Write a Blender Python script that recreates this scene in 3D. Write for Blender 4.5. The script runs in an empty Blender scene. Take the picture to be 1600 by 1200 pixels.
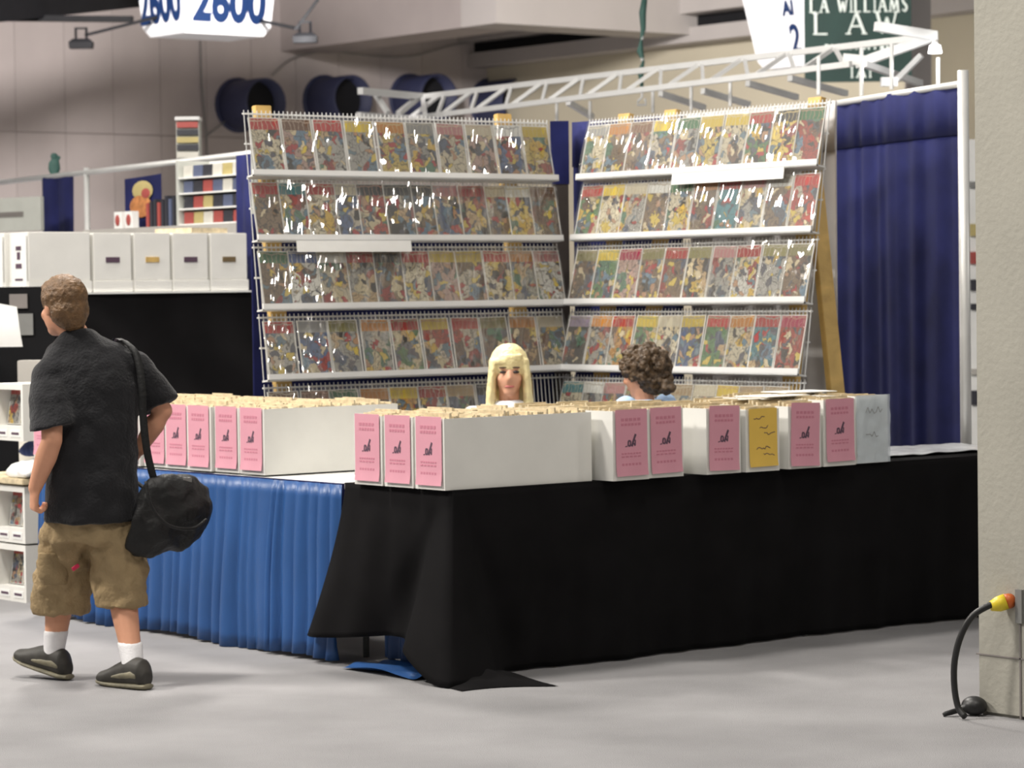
import bpy, bmesh, math, random
from mathutils import Vector, Matrix, noise

random.seed(11)
SC = bpy.context.scene
COL = SC.collection
R = math.radians

# ------------------------------------------------------------------ camera, world, lights, exposure
FPX, PHI, ROLL = 4523.0, R(38.3), 0.0134
PITCH = math.atan(146 / FPX)
R0 = Vector((math.cos(PHI), -math.sin(PHI), 0)); F0 = Vector((math.sin(PHI), math.cos(PHI), 0)); Z0 = Vector((0, 0, 1))
CAMP = Vector((-6.92258, -9.19164, 1.55))
FW = F0 * math.cos(PITCH) - Z0 * math.sin(PITCH)
U1 = F0 * math.sin(PITCH) + Z0 * math.cos(PITCH)
RT = R0 * math.cos(ROLL) - U1 * math.sin(ROLL)
UP = R0 * math.sin(ROLL) + U1 * math.cos(ROLL)
cd = bpy.data.cameras.new('camera'); cam = bpy.data.objects.new('camera', cd); COL.objects.link(cam)
cd.sensor_width = 36; cd.lens = FPX / 1600 * 36; cd.clip_end = 300
cam.matrix_world = Matrix(((RT.x, UP.x, -FW.x, CAMP.x), (RT.y, UP.y, -FW.y, CAMP.y), (RT.z, UP.z, -FW.z, CAMP.z), (0, 0, 0, 1)))
cd.dof.use_dof = True; cd.dof.focus_distance = 9.5; cd.dof.aperture_fstop = 6.7
SC.camera = cam

w = bpy.data.worlds.new('hall_ambience'); SC.world = w; w.use_nodes = True
w.node_tree.nodes['Background'].inputs[0].default_value = (1.0, 0.97, 0.95, 1)
w.node_tree.nodes['Background'].inputs[1].default_value = 0.20

def area(loc, target, size, power, col=(1, .95, .88)):
    l = bpy.data.lights.new('hall_or_fill_lamp', 'AREA'); l.shape = 'DISK'; l.size = size; l.energy = power; l.color = col
    o = bpy.data.objects.new('hall_or_fill_lamp', l); COL.objects.link(o); o.location = loc
    d = Vector(target) - Vector(loc); o.rotation_euler = d.to_track_quat('-Z', 'Y').to_euler()
    return o
# high-bay lamps of the hall, then three added fill lamps
area((-7.0, 4.5, 7.5), (0, 2.0, 0), 1.3, 860)
area((-5.0, 12.5, 6.2), (0, 4, 0), 1.1, 400)
area((-8.0, -6.0, 8.0), (-2, -2, 0), 1.3, 150)
area((11.0, -8.0, 6.2), (2, 1, 0), 1.0, 170)
area((2.4, 5.6, 7.2), (1.2, 1.5, 0), 1.2, 560)
area((-1.5, -4.5, 8.0), (0.5, -3.0, 0), 1.2, 190)
area((-2.0, 1.2, 7.5), (1.6, 3.6, 1.0), 1.2, 460)  # added fill to brighten the left rack and the back booth
area((6.0, 12.0, 6.9), (15, 28, 3.0), 1.6, 3300, (1, .95, .93))  # added lamp to brighten the back wall and far ceiling
area((17.5, 16.0, 4.6), (22, 22, 5.5), 1.4, 420, (1, .95, .86))  # added low lamp to brighten the right wall and ceiling edge

SC.view_settings.view_transform = 'Standard'; SC.view_settings.look = 'None'
SC.view_settings.exposure = 0.0; SC.view_settings.gamma = 1.0; SC.view_settings.use_curve_mapping = False
SC.cycles.use_denoising = True

def at(px, py, plane, val):            # the point of the place seen at a picture position, on a known plane
    r = FW + RT * ((px - 800) / FPX) - UP * ((py - 600) / FPX)
    i = 'xyz'.index(plane); t = (val - CAMP[i]) / r[i]
    return CAMP + r * t
def atd(px, py, d):
    return CAMP + (FW + RT * ((px - 800) / FPX) - UP * ((py - 600) / FPX)) * d

# ------------------------------------------------------------------ helpers
def tag(o, label=None, cat=None, group=None, kind=None):
    if label: o['label'] = label
    if cat: o['category'] = cat
    if group: o['group'] = group
    if kind: o['kind'] = kind
    return o
def empty(name, loc=(0, 0, 0), rot=None, label=None, cat=None, group=None):
    o = bpy.data.objects.new(name, None); COL.objects.link(o); o.empty_display_size = .1
    if isinstance(rot, Matrix): o.matrix_world = Matrix.Translation(loc) @ rot.to_4x4()
    else:
        o.location = loc
        if rot: o.rotation_euler = (0, 0, rot)
    return tag(o, label, cat, group)
def link(name, me, parent=None, loc=None):
    o = bpy.data.objects.new(name, me); COL.objects.link(o)
    if parent: o.parent = parent
    if loc is not None: o.location = loc
    return o

class MB:
    def __init__(s): s.v = []; s.f = []; s.uv = {}
    def add(s, vs, fs):
        b = len(s.v); s.v += [Vector(p) for p in vs]; s.f += [tuple(b + i for i in f) for f in fs]; return s
    def box(s, x0, x1, y0, y1, z0, z1):
        return s.add([(x0, y0, z0), (x1, y0, z0), (x1, y1, z0), (x0, y1, z0), (x0, y0, z1), (x1, y0, z1), (x1, y1, z1), (x0, y1, z1)],
                     [(0, 3, 2, 1), (4, 5, 6, 7), (0, 1, 5, 4), (1, 2, 6, 5), (2, 3, 7, 6), (3, 0, 4, 7)])
    def bar(s, a, b, wd, hd, up=(0, 0, 1)):          # rectangular bar between two points
        a, b = Vector(a), Vector(b); d = (b - a).normalized(); x = d.cross(Vector(up))
        if x.length < 1e-4: x = d.cross(Vector((1, 0, 0)))
        x.normalize(); y = x.cross(d); x *= wd / 2; y *= hd / 2
        return s.add([a - x - y, a + x - y, a + x + y, a - x + y, b - x - y, b + x - y, b + x + y, b - x + y],
                     [(0, 3, 2, 1), (4, 5, 6, 7), (0, 1, 5, 4), (1, 2, 6, 5), (2, 3, 7, 6), (3, 0, 4, 7)])
    def tube(s, pts, r, n=8, caps=True):
        pts = [Vector(p) for p in pts]; rs = r if isinstance(r, (list, tuple)) else [r] * len(pts)
        rings = []; x = None
        for i, p in enumerate(pts):
            d = (pts[min(i + 1, len(pts) - 1)] - pts[max(i - 1, 0)]).normalized()
            if x is None:
                x = d.cross(Vector((0, 0, 1)))
                if x.length < 1e-3: x = d.cross(Vector((1, 0, 0)))
            else: x = x - d * x.dot(d)
            x.normalize(); y = d.cross(x)
            rings.append([p + x * (rs[i] * math.cos(2 * math.pi * k / n)) + y * (rs[i] * math.sin(2 * math.pi * k / n)) for k in range(n)])
        return s.rings(rings, caps)
    def rings(s, rings, caps=True):
        n = len(rings[0]); b = len(s.v)
        for r_ in rings: s.v += [Vector(p) for p in r_]
        for i in range(len(rings) - 1):
            for k in range(n):
                s.f.append((b + i * n + k, b + i * n + (k + 1) % n, b + (i + 1) * n + (k + 1) % n, b + (i + 1) * n + k))
        if caps:
            s.f.append(tuple(b + k for k in reversed(range(n)))); s.f.append(tuple(b + (len(rings) - 1) * n + k for k in range(n)))
        return s
    def loft(s, secs, n=20, ax=None):               # secs: (centre, half width, half depth[, axis vector of width])
        rr = []
        for sec in secs:
            c, a, d = Vector(sec[0]), sec[1], sec[2]
            xa = Vector(sec[3]) if len(sec) > 3 else Vector((1, 0, 0)); xa.normalize()
            na = Vector(sec[4]).normalized() if len(sec) > 4 else Vector((0, 0, 1))
            ya = na.cross(xa).normalized()
            rr.append([c + xa * (a * math.cos(2 * math.pi * k / n)) + ya * (d * math.sin(2 * math.pi * k / n)) for k in range(n)])
        return s.rings(rr)
    def ball(s, c, r, n=16, m=10, rot=None):
        c = Vector(c); r = (r, r, r) if not isinstance(r, (list, tuple)) else r
        b = len(s.v); M = rot or Matrix.Identity(3)
        for i in range(m + 1):
            t = math.pi * i / m
            if i in (0, m): s.v.append(c + M @ Vector((0, 0, r[2] * math.cos(t)))); continue
            for k in range(n):
                a = 2 * math.pi * k / n
                s.v.append(c + M @ Vector((r[0] * math.sin(t) * math.cos(a), r[1] * math.sin(t) * math.sin(a), r[2] * math.cos(t))))
        ix = lambda i, k: b if i == 0 else (b + 1 + (m - 1) * n if i == m else b + 1 + (i - 1) * n + k % n)
        for i in range(m):
            for k in range(n):
                q = [ix(i, k), ix(i + 1, k), ix(i + 1, k + 1), ix(i, k + 1)]
                u = []
                for e in q:
                    if e not in u: u.append(e)
                s.f.append(tuple(u))
        return s
    def chain(s, pts, rs, n=12):                     # tube with round joints
        s.tube(pts, rs, n)
        for p, r in zip(pts, rs): s.ball(p, r * .995, n, 8)
        return s
    def grid(s, fn, nu, nv, uv=False):
        b = len(s.v)
        for j in range(nv + 1):
            for i in range(nu + 1):
                s.v.append(Vector(fn(i / nu, j / nv)))
                if uv: s.uv[len(s.v) - 1] = (i / nu, j / nv)
        for j in range(nv):
            for i in range(nu):
                a = b + j * (nu + 1) + i; s.f.append((a, a + 1, a + nu + 2, a + nu + 1))
        return s
    def mesh(s, name, mat, smooth=False, bevel=0):
        me = bpy.data.meshes.new(name); me.from_pydata(s.v, [], s.f)
        if s.uv:
            l = me.uv_layers.new(name='UVMap')
            for lp in me.loops: l.data[lp.index].uv = s.uv.get(lp.vertex_index, (0, 0))
        bm = bmesh.new(); bm.from_mesh(me); bmesh.ops.recalc_face_normals(bm, faces=bm.faces)
        if bevel: bmesh.ops.bevel(bm, geom=list(bm.edges), offset=bevel, segments=2, affect='EDGES', clamp_overlap=True)
        bm.to_mesh(me); bm.free()
        me.materials.append(mat)
        if smooth:
            for p in me.polygons: p.use_smooth = True
        me.update(); return me
    def build(s, name, mat, parent=None, smooth=False, bevel=0, loc=None):
        return link(name, s.mesh(name, mat, smooth, bevel), parent, loc)
    def xf(s, M):
        s.v = [M @ p for p in s.v]; return s
    def organic(s, name, mat, parent=None, voxel=.008, smooth=4, disp=0, dscale=12):
        """closed volumes melted into one continuous surface"""
        me = s.mesh(name, mat); o = link(name, me)
        m = o.modifiers.new('r', 'REMESH'); m.mode = 'VOXEL'; m.voxel_size = voxel; m.use_smooth_shade = True
        m = o.modifiers.new('s', 'SMOOTH'); m.iterations = smooth; m.factor = .5
        dg = bpy.context.evaluated_depsgraph_get(); me2 = bpy.data.meshes.new_from_object(o.evaluated_get(dg))
        bpy.data.objects.remove(o); me2.name = name
        if not me2.materials: me2.materials.append(mat)
        if disp:
            vs = [v.co + v.normal * (disp * noise.fractal(v.co * dscale, 1, 2, 3)) for v in me2.vertices]
            for v, c in zip(me2.vertices, vs): v.co = c
        for p in me2.polygons: p.use_smooth = True
        return link(name, me2, parent)

# ------------------------------------------------------------------ materials
def mat(name, col, rough=.6, var=.08, scale=8, bump=0, bscale=60, metal=0, spec=.5, sheen=0, trans=0, coords='Object'):
    m = bpy.data.materials.new(name); m.use_nodes = True; nt = m.node_tree; b = nt.nodes['Principled BSDF']
    b.inputs['Roughness'].default_value = rough; b.inputs['Metallic'].default_value = metal
    b.inputs['Specular IOR Level'].default_value = spec
    if sheen: b.inputs['Sheen Weight'].default_value = sheen
    if trans: b.inputs['Transmission Weight'].default_value = trans
    tc = nt.nodes.new('ShaderNodeTexCoord')
    n = nt.nodes.new('ShaderNodeTexNoise'); n.inputs['Scale'].default_value = scale; n.inputs['Detail'].default_value = 4
    nt.links.new(tc.outputs[coords], n.inputs['Vector'])
    r = nt.nodes.new('ShaderNodeValToRGB')
    r.color_ramp.elements[0].position = .3; r.color_ramp.elements[1].position = .7
    r.color_ramp.elements[0].color = tuple(c * (1 - var) for c in col) + (1,)
    r.color_ramp.elements[1].color = tuple(min(1, c * (1 + var)) for c in col) + (1,)
    nt.links.new(n.outputs['Fac'], r.inputs['Fac']); nt.links.new(r.outputs['Color'], b.inputs['Base Color'])
    if bump:
        n2 = nt.nodes.new('ShaderNodeTexNoise'); n2.inputs['Scale'].default_value = bscale; n2.inputs['Detail'].default_value = 3
        nt.links.new(tc.outputs[coords], n2.inputs['Vector'])
        bp = nt.nodes.new('ShaderNodeBump'); bp.inputs['Strength'].default_value = bump; bp.inputs['Distance'].default_value = .01
        nt.links.new(n2.outputs['Fac'], bp.inputs['Height']); nt.links.new(bp.outputs['Normal'], b.inputs['Normal'])
    return m
def srgb(r, g, b):
    return tuple(((c / 255) / 12.92 if c / 255 < .04045 else ((c / 255 + .055) / 1.055) ** 2.4) for c in (r, g, b))

M = {}
M['carpet'] = mat('grey_carpet', (.285, .28, .285), .95, .15, 1.3, .5, 220, spec=.1)
M['concrete'] = mat('concrete', (.39, .345, .33), .85, .10, .7, .15, 8)
M['concrete_light'] = mat('concrete_light', (.46, .43, .41), .85, .06, .6)
M['cream_wall'] = mat('cream_wall', (.55, .50, .38), .85, .05, .6)
M['pillar'] = mat('painted_column', (.36, .345, .295), .75, .06, 2.5, .25, 40)
M['seam'] = mat('dark_seam', (.20, .18, .17), .8, .1)
M['cardboard'] = mat('white_cardboard', (.74, .73, .69), .55, .04, 5)
M['cardboard_edge'] = mat('cream_board', (.60, .50, .33), .7, .25, 30)
M['pink'] = mat('pink_paper', srgb(210, 148, 163), .7, .04, 9)
M['yellow'] = mat('yellow_paper', srgb(222, 184, 82), .7, .04, 9)
M['ink'] = mat('dark_ink', (.09, .05, .08), .7, .1)
M['faint_ink'] = mat('faint_ink', srgb(192, 122, 140), .7, .05)
M['red_ink'] = mat('red_ink', (.55, .02, .08), .7, .05)
M['black_cloth'] = mat('black_cloth', (.0065, .006, .0065), .9, .25, 4, .4, 500, spec=.12)
M['blue_satin'] = mat('blue_satin', (.020, .080, .245), .38, .10, 3, .1, 200, spec=.5)
M['navy'] = mat('navy_drape', (.012, .015, .080), .8, .25, 5, .3, 300, spec=.15, sheen=.03)
M['grey_drape'] = mat('grey_drape', (.58, .56, .55), .8, .08, 5, .3, 300, spec=.2)
M['white_metal'] = mat('white_enamel', (.68, .68, .67), .35, .03, 6)
M['aluminium'] = mat('brushed_aluminium', (.74, .74, .72), .4, .05, 6, metal=.35)
M['wood'] = mat('pine_wood', (.56, .37, .12), .6, .22, 5, .2, 40)
M['black_metal'] = mat('black_metal', (.005, .005, .006), .6, .2, 6, spec=.15)
M['rubber'] = mat('black_rubber', (.012, .012, .012), .45, .2, 10)
M['yellow_plastic'] = mat('yellow_plastic', (.75, .58, .03), .4, .05, 6)
M['red_plastic'] = mat('orange_plastic', (.55, .12, .02), .4, .05, 6)
M['grey_metal'] = mat('grey_metal', (.25, .25, .24), .45, .08, 8, metal=.4)
M['duct_blue'] = mat('blue_duct', (.03, .035, .085), .6, .12, 3)
M['duct_in'] = mat('duct_inside', (.004, .004, .006), .9, .1)
M['sign_white'] = mat('sign_white', (.86, .87, .88), .5, .02, 3)
M['sign_blue'] = mat('sign_blue', srgb(8, 38, 80), .5, .04, 5)
M['banner_green'] = mat('banner_green', (.012, .035, .028), .6, .15, 3)
M['banner_text'] = mat('banner_text', (.62, .68, .62), .6, .05, 3)
M['skin'] = mat('skin', srgb(208, 152, 122), .55, .06, 12, spec=.3)
M['skin_pale'] = mat('skin_pale', srgb(222, 168, 140), .55, .05, 14, spec=.3)
M['shirt'] = mat('charcoal_tshirt', (.018, .018, .020), .9, .18, 14, .5, 90, spec=.15, sheen=.15)
M['khaki'] = mat('khaki_cotton', srgb(152, 132, 100), .9, .14, 10, .5, 70, spec=.15)
M['sock'] = mat('white_sock', (.80, .79, .80), .9, .04, 30, .3, 200)
M['shoe'] = mat('dark_trainer', (.030, .027, .022), .6, .3, 25)
M['shoe_trim'] = mat('olive_trim', (.20, .18, .12), .6, .25, 25)
M['bag'] = mat('black_nylon', (.010, .010, .010), .6, .3, 12, .4, 60, spec=.35)
M['hair_brown'] = mat('brown_hair', srgb(106, 78, 48), .55, .35, 40, .6, 120)
M['hair_blonde'] = mat('blonde_hair', srgb(246, 226, 172), .45, .16, 26, .5, 90)
M['hair_dark'] = mat('dark_curls', srgb(78, 60, 40), .55, .5, 35, .5, 100)
M['white_top'] = mat('white_top', (.75, .77, .82), .8, .03, 8)
M['blue_top'] = mat('light_blue_top', srgb(172, 200, 235), .8, .04, 8)
M['eye'] = mat('eye_dark', (.03, .02, .02), .3, .05)
M['lips'] = mat('lips', srgb(185, 105, 100), .5, .05)
M['paper'] = mat('white_paper', (.80, .80, .78), .7, .03, 8)
M['shelf_grey'] = mat('grey_shelf', (.42, .40, .37), .6, .08, 5)
M['olive_metal'] = mat('pale_metal', (.48, .49, .45), .5, .06, 6)
M['green'] = mat('green_ribbon', (.05, .13, .11), .6, .2, 8)
M['plastic_sheet'] = mat('milky_plastic', (.55, .56, .58), .25, .15, 7, .5, 20)
M['blue_bag'] = mat('navy_fabric', (.02, .04, .15), .7, .2, 8)

def emis(name, col, st):
    m = bpy.data.materials.new(name); m.use_nodes = True; b = m.node_tree.nodes['Principled BSDF']
    b.inputs['Base Color'].default_value = (*col, 1); b.inputs['Emission Color'].default_value = (*col, 1); b.inputs['Emission Strength'].default_value = st
    return m
M['lamp_lens'] = emis('lamp_lens', (1, .97, 1), 6)

def clear_bag(name='clear_bag', haze=.06):
    m = bpy.data.materials.new(name); m.use_nodes = True; nt = m.node_tree; nt.nodes.clear(); N = nt.nodes.new; L = nt.links.new
    out = N('ShaderNodeOutputMaterial'); mx = N('ShaderNodeMixShader'); t = N('ShaderNodeBsdfTransparent'); g = N('ShaderNodeBsdfGlossy'); d = N('ShaderNodeBsdfDiffuse'); mh = N('ShaderNodeMixShader')
    t.inputs[0].default_value = (.96, .96, .95, 1); g.inputs['Roughness'].default_value = .055; d.inputs[0].default_value = (.8, .78, .74, 1) if haze < .3 else (.72, .80, .86, 1)
    mh.inputs[0].default_value = haze; L(t.outputs[0], mh.inputs[1]); L(d.outputs[0], mh.inputs[2])
    lw = N('ShaderNodeLayerWeight'); lw.inputs[0].default_value = .35
    mt = N('ShaderNodeMath'); mt.operation = 'MULTIPLY_ADD'; mt.inputs[1].default_value = .25; mt.inputs[2].default_value = .055
    tc = N('ShaderNodeTexCoord'); oi = N('ShaderNodeObjectInfo')
    ad = N('ShaderNodeVectorMath'); ad.operation = 'MULTIPLY_ADD'; ad.inputs[1].default_value = (1.5, 1, .24)
    n = N('ShaderNodeTexNoise'); n.inputs['Scale'].default_value = 14; n.inputs['Detail'].default_value = .8
    cm = N('ShaderNodeCombineXYZ'); ml = N('ShaderNodeMath'); ml.operation = 'MULTIPLY'; ml.inputs[1].default_value = 37
    L(oi.outputs['Random'], ml.inputs[0]); L(ml.outputs[0], cm.inputs[0])
    L(tc.outputs['Object'], ad.inputs[0]); L(cm.outputs[0], ad.inputs[2]); L(ad.outputs[0], n.inputs['Vector'])
    bp = N('ShaderNodeBump'); bp.inputs['Strength'].default_value = .50; bp.inputs['Distance'].default_value = .012
    L(n.outputs['Fac'], bp.inputs['Height']); L(bp.outputs['Normal'], g.inputs['Normal'])
    L(lw.outputs['Facing'], mt.inputs[0]); L(mt.outputs[0], mx.inputs[0])
    L(mh.outputs[0], mx.inputs[1]); L(g.outputs[0], mx.inputs[2]); L(mx.outputs[0], out.inputs[0])
    return m
M['clear'] = clear_bag(); M['wrap'] = clear_bag('crinkled_wrap', .62)

def cover_material():
    """printed comic covers: masthead lettering and blotchy artwork, colours read from each object's own properties"""
    m = bpy.data.materials.new('comic_cover'); m.use_nodes = True; nt = m.node_tree; N = nt.nodes.new; L = nt.links.new
    b = nt.nodes['Principled BSDF']; b.inputs['Roughness'].default_value = .45
    uv = N('ShaderNodeTexCoord'); oi = N('ShaderNodeObjectInfo')
    head = N('ShaderNodeAttribute'); head.attribute_type = 'OBJECT'; head.attribute_name = 'masthead'
    body = N('ShaderNodeAttribute'); body.attribute_type = 'OBJECT'; body.attribute_name = 'body'
    seed = N('ShaderNodeMath'); seed.operation = 'MULTIPLY'; seed.inputs[1].default_value = 91; L(oi.outputs['Random'], seed.inputs[0])
    cs = N('ShaderNodeCombineXYZ'); L(seed.outputs[0], cs.inputs[0]); L(seed.outputs[0], cs.inputs[1])
    sc = N('ShaderNodeVectorMath'); sc.operation = 'MULTIPLY_ADD'; sc.inputs[1].default_value = (1, 1.5, 1); L(uv.outputs['UV'], sc.inputs[0]); L(cs.outputs[0], sc.inputs[2])
    wn = N('ShaderNodeTexNoise'); wn.inputs['Scale'].default_value = 4; wn.inputs['Detail'].default_value = 2; L(sc.outputs[0], wn.inputs['Vector'])
    wv = N('ShaderNodeVectorMath'); wv.operation = 'MULTIPLY_ADD'; wv.inputs[1].default_value = (.5, .5, 0); L(wn.outputs['Color'], wv.inputs[0]); L(sc.outputs[0], wv.inputs[2])
    def ramp(src, cols, interp='CONSTANT'):
        r = N('ShaderNodeValToRGB'); r.color_ramp.interpolation = interp
        while len(r.color_ramp.elements) < len(cols): r.color_ramp.elements.new(.5)
        for i, c in enumerate(cols): r.color_ramp.elements[i].position = i / len(cols); r.color_ramp.elements[i].color = (*c, 1)
        L(src, r.inputs[0]); return r
    def mix(fac, a, bb):
        x = N('ShaderNodeMix'); x.data_type = 'RGBA'
        if isinstance(fac, float): x.inputs[0].default_value = fac
        else: L(fac, x.inputs[0])
        for s, i in ((a, 6), (bb, 7)):
            if isinstance(s, tuple): x.inputs[i].default_value = (*s, 1)
            else: L(s, x.inputs[i])
        return x.outputs[2]
    v1 = N('ShaderNodeTexVoronoi'); v1.inputs['Scale'].default_value = 2.5; L(wv.outputs[0], v1.inputs['Vector'])
    v2 = N('ShaderNodeTexVoronoi'); v2.inputs['Scale'].default_value = 6; L(wv.outputs[0], v2.inputs['Vector'])
    s1 = N('ShaderNodeSeparateColor'); L(v1.outputs['Color'], s1.inputs[0]); s2 = N('ShaderNodeSeparateColor'); L(v2.outputs['Color'], s2.inputs[0])
    pal1 = ramp(s1.outputs[0], [(.55, .47, .30), (.30, .06, .05), (.50, .36, .20), (.09, .11, .16), (.60, .40, .07), (.50, .45, .36), (.10, .20, .13), (.16, .10, .07), (.14, .22, .30)])
    pal2 = ramp(s2.outputs[0], [(.05, .045, .04), (.62, .52, .34), (.42, .25, .15), (.10, .10, .12), (.38, .05, .05), (.60, .46, .10), (.14, .20, .24)])
    gt = N('ShaderNodeMath'); gt.operation = 'GREATER_THAN'; gt.inputs[1].default_value = .40; L(s1.outputs[1], gt.inputs[0])
    c = mix(gt.outputs[0], pal1.outputs[0], body.outputs['Color'])
    gt2 = N('ShaderNodeMath'); gt2.operation = 'GREATER_THAN'; gt2.inputs[1].default_value = .68; L(s2.outputs[1], gt2.inputs[0])
    c = mix(gt2.outputs[0], c, pal2.outputs[0])
    ve = N('ShaderNodeTexVoronoi'); ve.feature = 'DISTANCE_TO_EDGE'; ve.inputs['Scale'].default_value = 6; L(wv.outputs[0], ve.inputs['Vector'])
    il = N('ShaderNodeMapRange'); il.inputs[1].default_value = .02; il.inputs[2].default_value = .07; il.inputs[3].default_value = .75; il.inputs[4].default_value = 0; L(ve.outputs['Distance'], il.inputs[0])
    c = mix(il.outputs[0], c, (.05, .045, .04))
    sx = N('ShaderNodeSeparateXYZ'); L(uv.outputs['UV'], sx.inputs[0])
    # masthead band with lettering
    bk = N('ShaderNodeTexBrick'); bk.inputs['Scale'].default_value = 1; bk.offset = .37
    bk.inputs['Brick Width'].default_value = .15; bk.inputs['Row Height'].default_value = .20; bk.inputs['Mortar Size'].default_value = .011
    bk.inputs['Color1'].default_value = (1, 1, 1, 1); bk.inputs['Color2'].default_value = (1, 1, 1, 1); bk.inputs['Mortar'].default_value = (0, 0, 0, 1)
    ws = N('ShaderNodeVectorMath'); ws.operation = 'MULTIPLY_ADD'; ws.inputs[1].default_value = (.22, .10, 0); L(wn.outputs['Color'], ws.inputs[0]); L(uv.outputs['UV'], ws.inputs[2]); L(ws.outputs[0], bk.inputs['Vector'])
    band = N('ShaderNodeMapRange'); band.inputs[1].default_value = .785; band.inputs[2].default_value = .79; L(sx.outputs[1], band.inputs[0])
    hb = mix(.72, head.outputs['Color'], body.outputs['Color']); hb = mix(.35, hb, (.55, .48, .35))
    hd = mix(bk.outputs['Color'], hb, head.outputs['Color'])
    c = mix(band.outputs[0], c, hd)
    # white margin of the backing board
    def edge(src, a, bb):
        x = N('ShaderNodeMath'); x.operation = 'GREATER_THAN'; x.inputs[1].default_value = bb
        y = N('ShaderNodeMath'); y.operation = 'LESS_THAN'; y.inputs[1].default_value = a; L(src, x.inputs[0]); L(src, y.inputs[0])
        z = N('ShaderNodeMath'); z.operation = 'MAXIMUM'; L(x.outputs[0], z.inputs[0]); L(y.outputs[0], z.inputs[1]); return z.outputs[0]
    e = N('ShaderNodeMath'); e.operation = 'MAXIMUM'; L(edge(sx.outputs[0], .04, .96), e.inputs[0]); L(edge(sx.outputs[1], .018, .985), e.inputs[1])
    c = mix(e.outputs[0], c, (.80, .79, .75))
    dk = N('ShaderNodeVectorMath'); dk.operation = 'SCALE'; dk.inputs['Scale'].default_value = .74; L(c, dk.inputs[0])
    L(dk.outputs[0], b.inputs['Base Color'])
    return m
M['cover'] = cover_material()

def wood_grain():
    m = M['wood']; nt = m.node_tree
    for n in nt.nodes:
        if n.type == 'TEX_NOISE' and n.inputs['Scale'].default_value == 5: n.inputs['Distortion'].default_value = 1.2
wood_grain()

# ------------------------------------------------------------------ the setting
def struct(name, mb, m, parent=None, label=None, **k):
    o = mb.build(name, m, parent, **k)
    if not parent: tag(o, label, kind='structure')
    return o
struct('floor', MB().box(-40, 60, -40, 60, -.2, 0), M['carpet'], label='light grey exhibition hall carpet')
wb = struct('wall_back', MB().box(6, 36, 28.02, 28.4, 0, 9.5), M['seam'], label='pinkish grey concrete panel wall behind the booths')
pm = {}
for i in range(16):
    for k in range(3):
        x0 = 10.97 + .81 * i; z0 = .90 + 3.03 * k
        if 'p' not in pm: pm['p'] = MB().box(.004, .806, -.02, .02, .005, 3.025).mesh('wall_panel', M['concrete'])
        link('wall_panel', pm['p'], wb, (x0, 28, z0))
struct('wall_right', MB().box(22.0, 22.5, 4, 28, 0, 9.5), M['cream_wall'], label='cream side wall at the far right of the hall')
struct('trim_1', MB().box(21.75, 22.0, 10, 28, 5.38, 5.55), M['duct_in'], label='long black slot below the cream ceiling edge')
struct('trim_2', MB().box(21.6, 22.0, 10, 28, 5.16, 5.38), M['concrete_light'], label='pale ledge running under the black slot')
struct('trim_3', MB().box(21.4, 22.0, 10, 28, 5.56, 6.2), M['concrete_light'], label='pale ceiling edge beam above the black slot')
struct('ceiling_beam', MB().box(17.99, 18.9, 23.4, 28.0, 5.27, 7.2), M['concrete'], label='concrete beam coming forward from the back wall')
struct('ceiling_beam', MB().box(17.99, 30, 22.6, 23.4, 5.27, 7.2), M['concrete_light'], label='pale concrete beam crossing under the ceiling')
struct('ceiling_beam', MB().box(22.0, 30, 24.0, 27.0, 5.16, 5.9), M['concrete_light'], label='lower pale concrete block beside the black slot')
struct('ceiling', MB().box(5, 40, 14, 30, 7.2, 7.5), M['concrete'], label='concrete ceiling of the far hall bay')
struct('ceiling_duct', MB().bar(atd(-60, 20, 34), atd(215, -8, 37), .5, .30), M['black_metal'], label='black ceiling duct above the back wall, upper left')
struct('ceiling_pipe', MB().bar(atd(-40, 28, 35), atd(208, 30, 35), .1, .07), M['black_metal'], label='thin black pipe under the ceiling duct')

# concrete column with the power outlet
col = tag(empty('wall_column', (.84, -2.05, 0)), 'cream painted concrete column with a power outlet, right edge of picture', kind='structure')
MB().box(0, 1.0, -1.0, 0, 0, 5.0).build('shaft', M['pillar'], col, bevel=.012)
MB().box(-.004, .01, -.212, -.205, 0, .39).build('conduit_groove', M['seam'], col)
MB().box(-.004, .01, -1, 0, .215, .22).build('plinth_seam', M['seam'], col)
MB().box(-.012, .01, -.225, -.195, .345, .465).build('outlet_plate', M['grey_metal'], col)
# power lead
cb = empty('power_cable', (.72, -2.1, 0), label='thick black power cable with yellow plug arching from column to floor', cat='cable')
o0 = Vector((.72, -2.1, 0))
pts = [at(1566, 940, 'x', .81), at(1548, 945, 'x', .77), at(1520, 962, 'x', .72), at(1502, 992, 'x', .70), at(1492, 1030, 'x', .69), at(1491, 1070, 'x', .69), at(1497, 1105, 'x', .69), at(1508, 1128, 'x', .69)]
pts[-1].z = .012
def smooth_path(p, k=4):
    out = []
    for i in range(len(p) - 1):
        a, b, c, d = p[max(i - 1, 0)], p[i], p[i + 1], p[min(i + 2, len(p) - 1)]
        for j in range(k):
            t = j / k; out.append(.5 * ((2 * b) + (c - a) * t + (2 * a - 5 * b + 4 * c - d) * t * t + (3 * b - a - 3 * c + d) * t ** 3))
    return out + [p[-1]]
MB().tube([p - o0 for p in smooth_path(pts)], .0118, 10).build('lead', M['rubber'], cb, True)
pl = at(1578, 939, 'x', .838)
dd = (pts[1] - pts[0]).normalized()
MB().tube([Vector((.845, pl.y, pl.z)) - o0, pl + Vector((-.03, 0, 0)) - o0], .027, 14).build('plug_collar', M['red_plastic'], cb, True)
MB().tube([pl - Vector((.02, 0, 0)) - o0, pl + dd * .045 - o0, pl + dd * .075 - o0], [.029, .028, .018], 14).build('plug', M['yellow_plastic'], cb, True)
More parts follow.
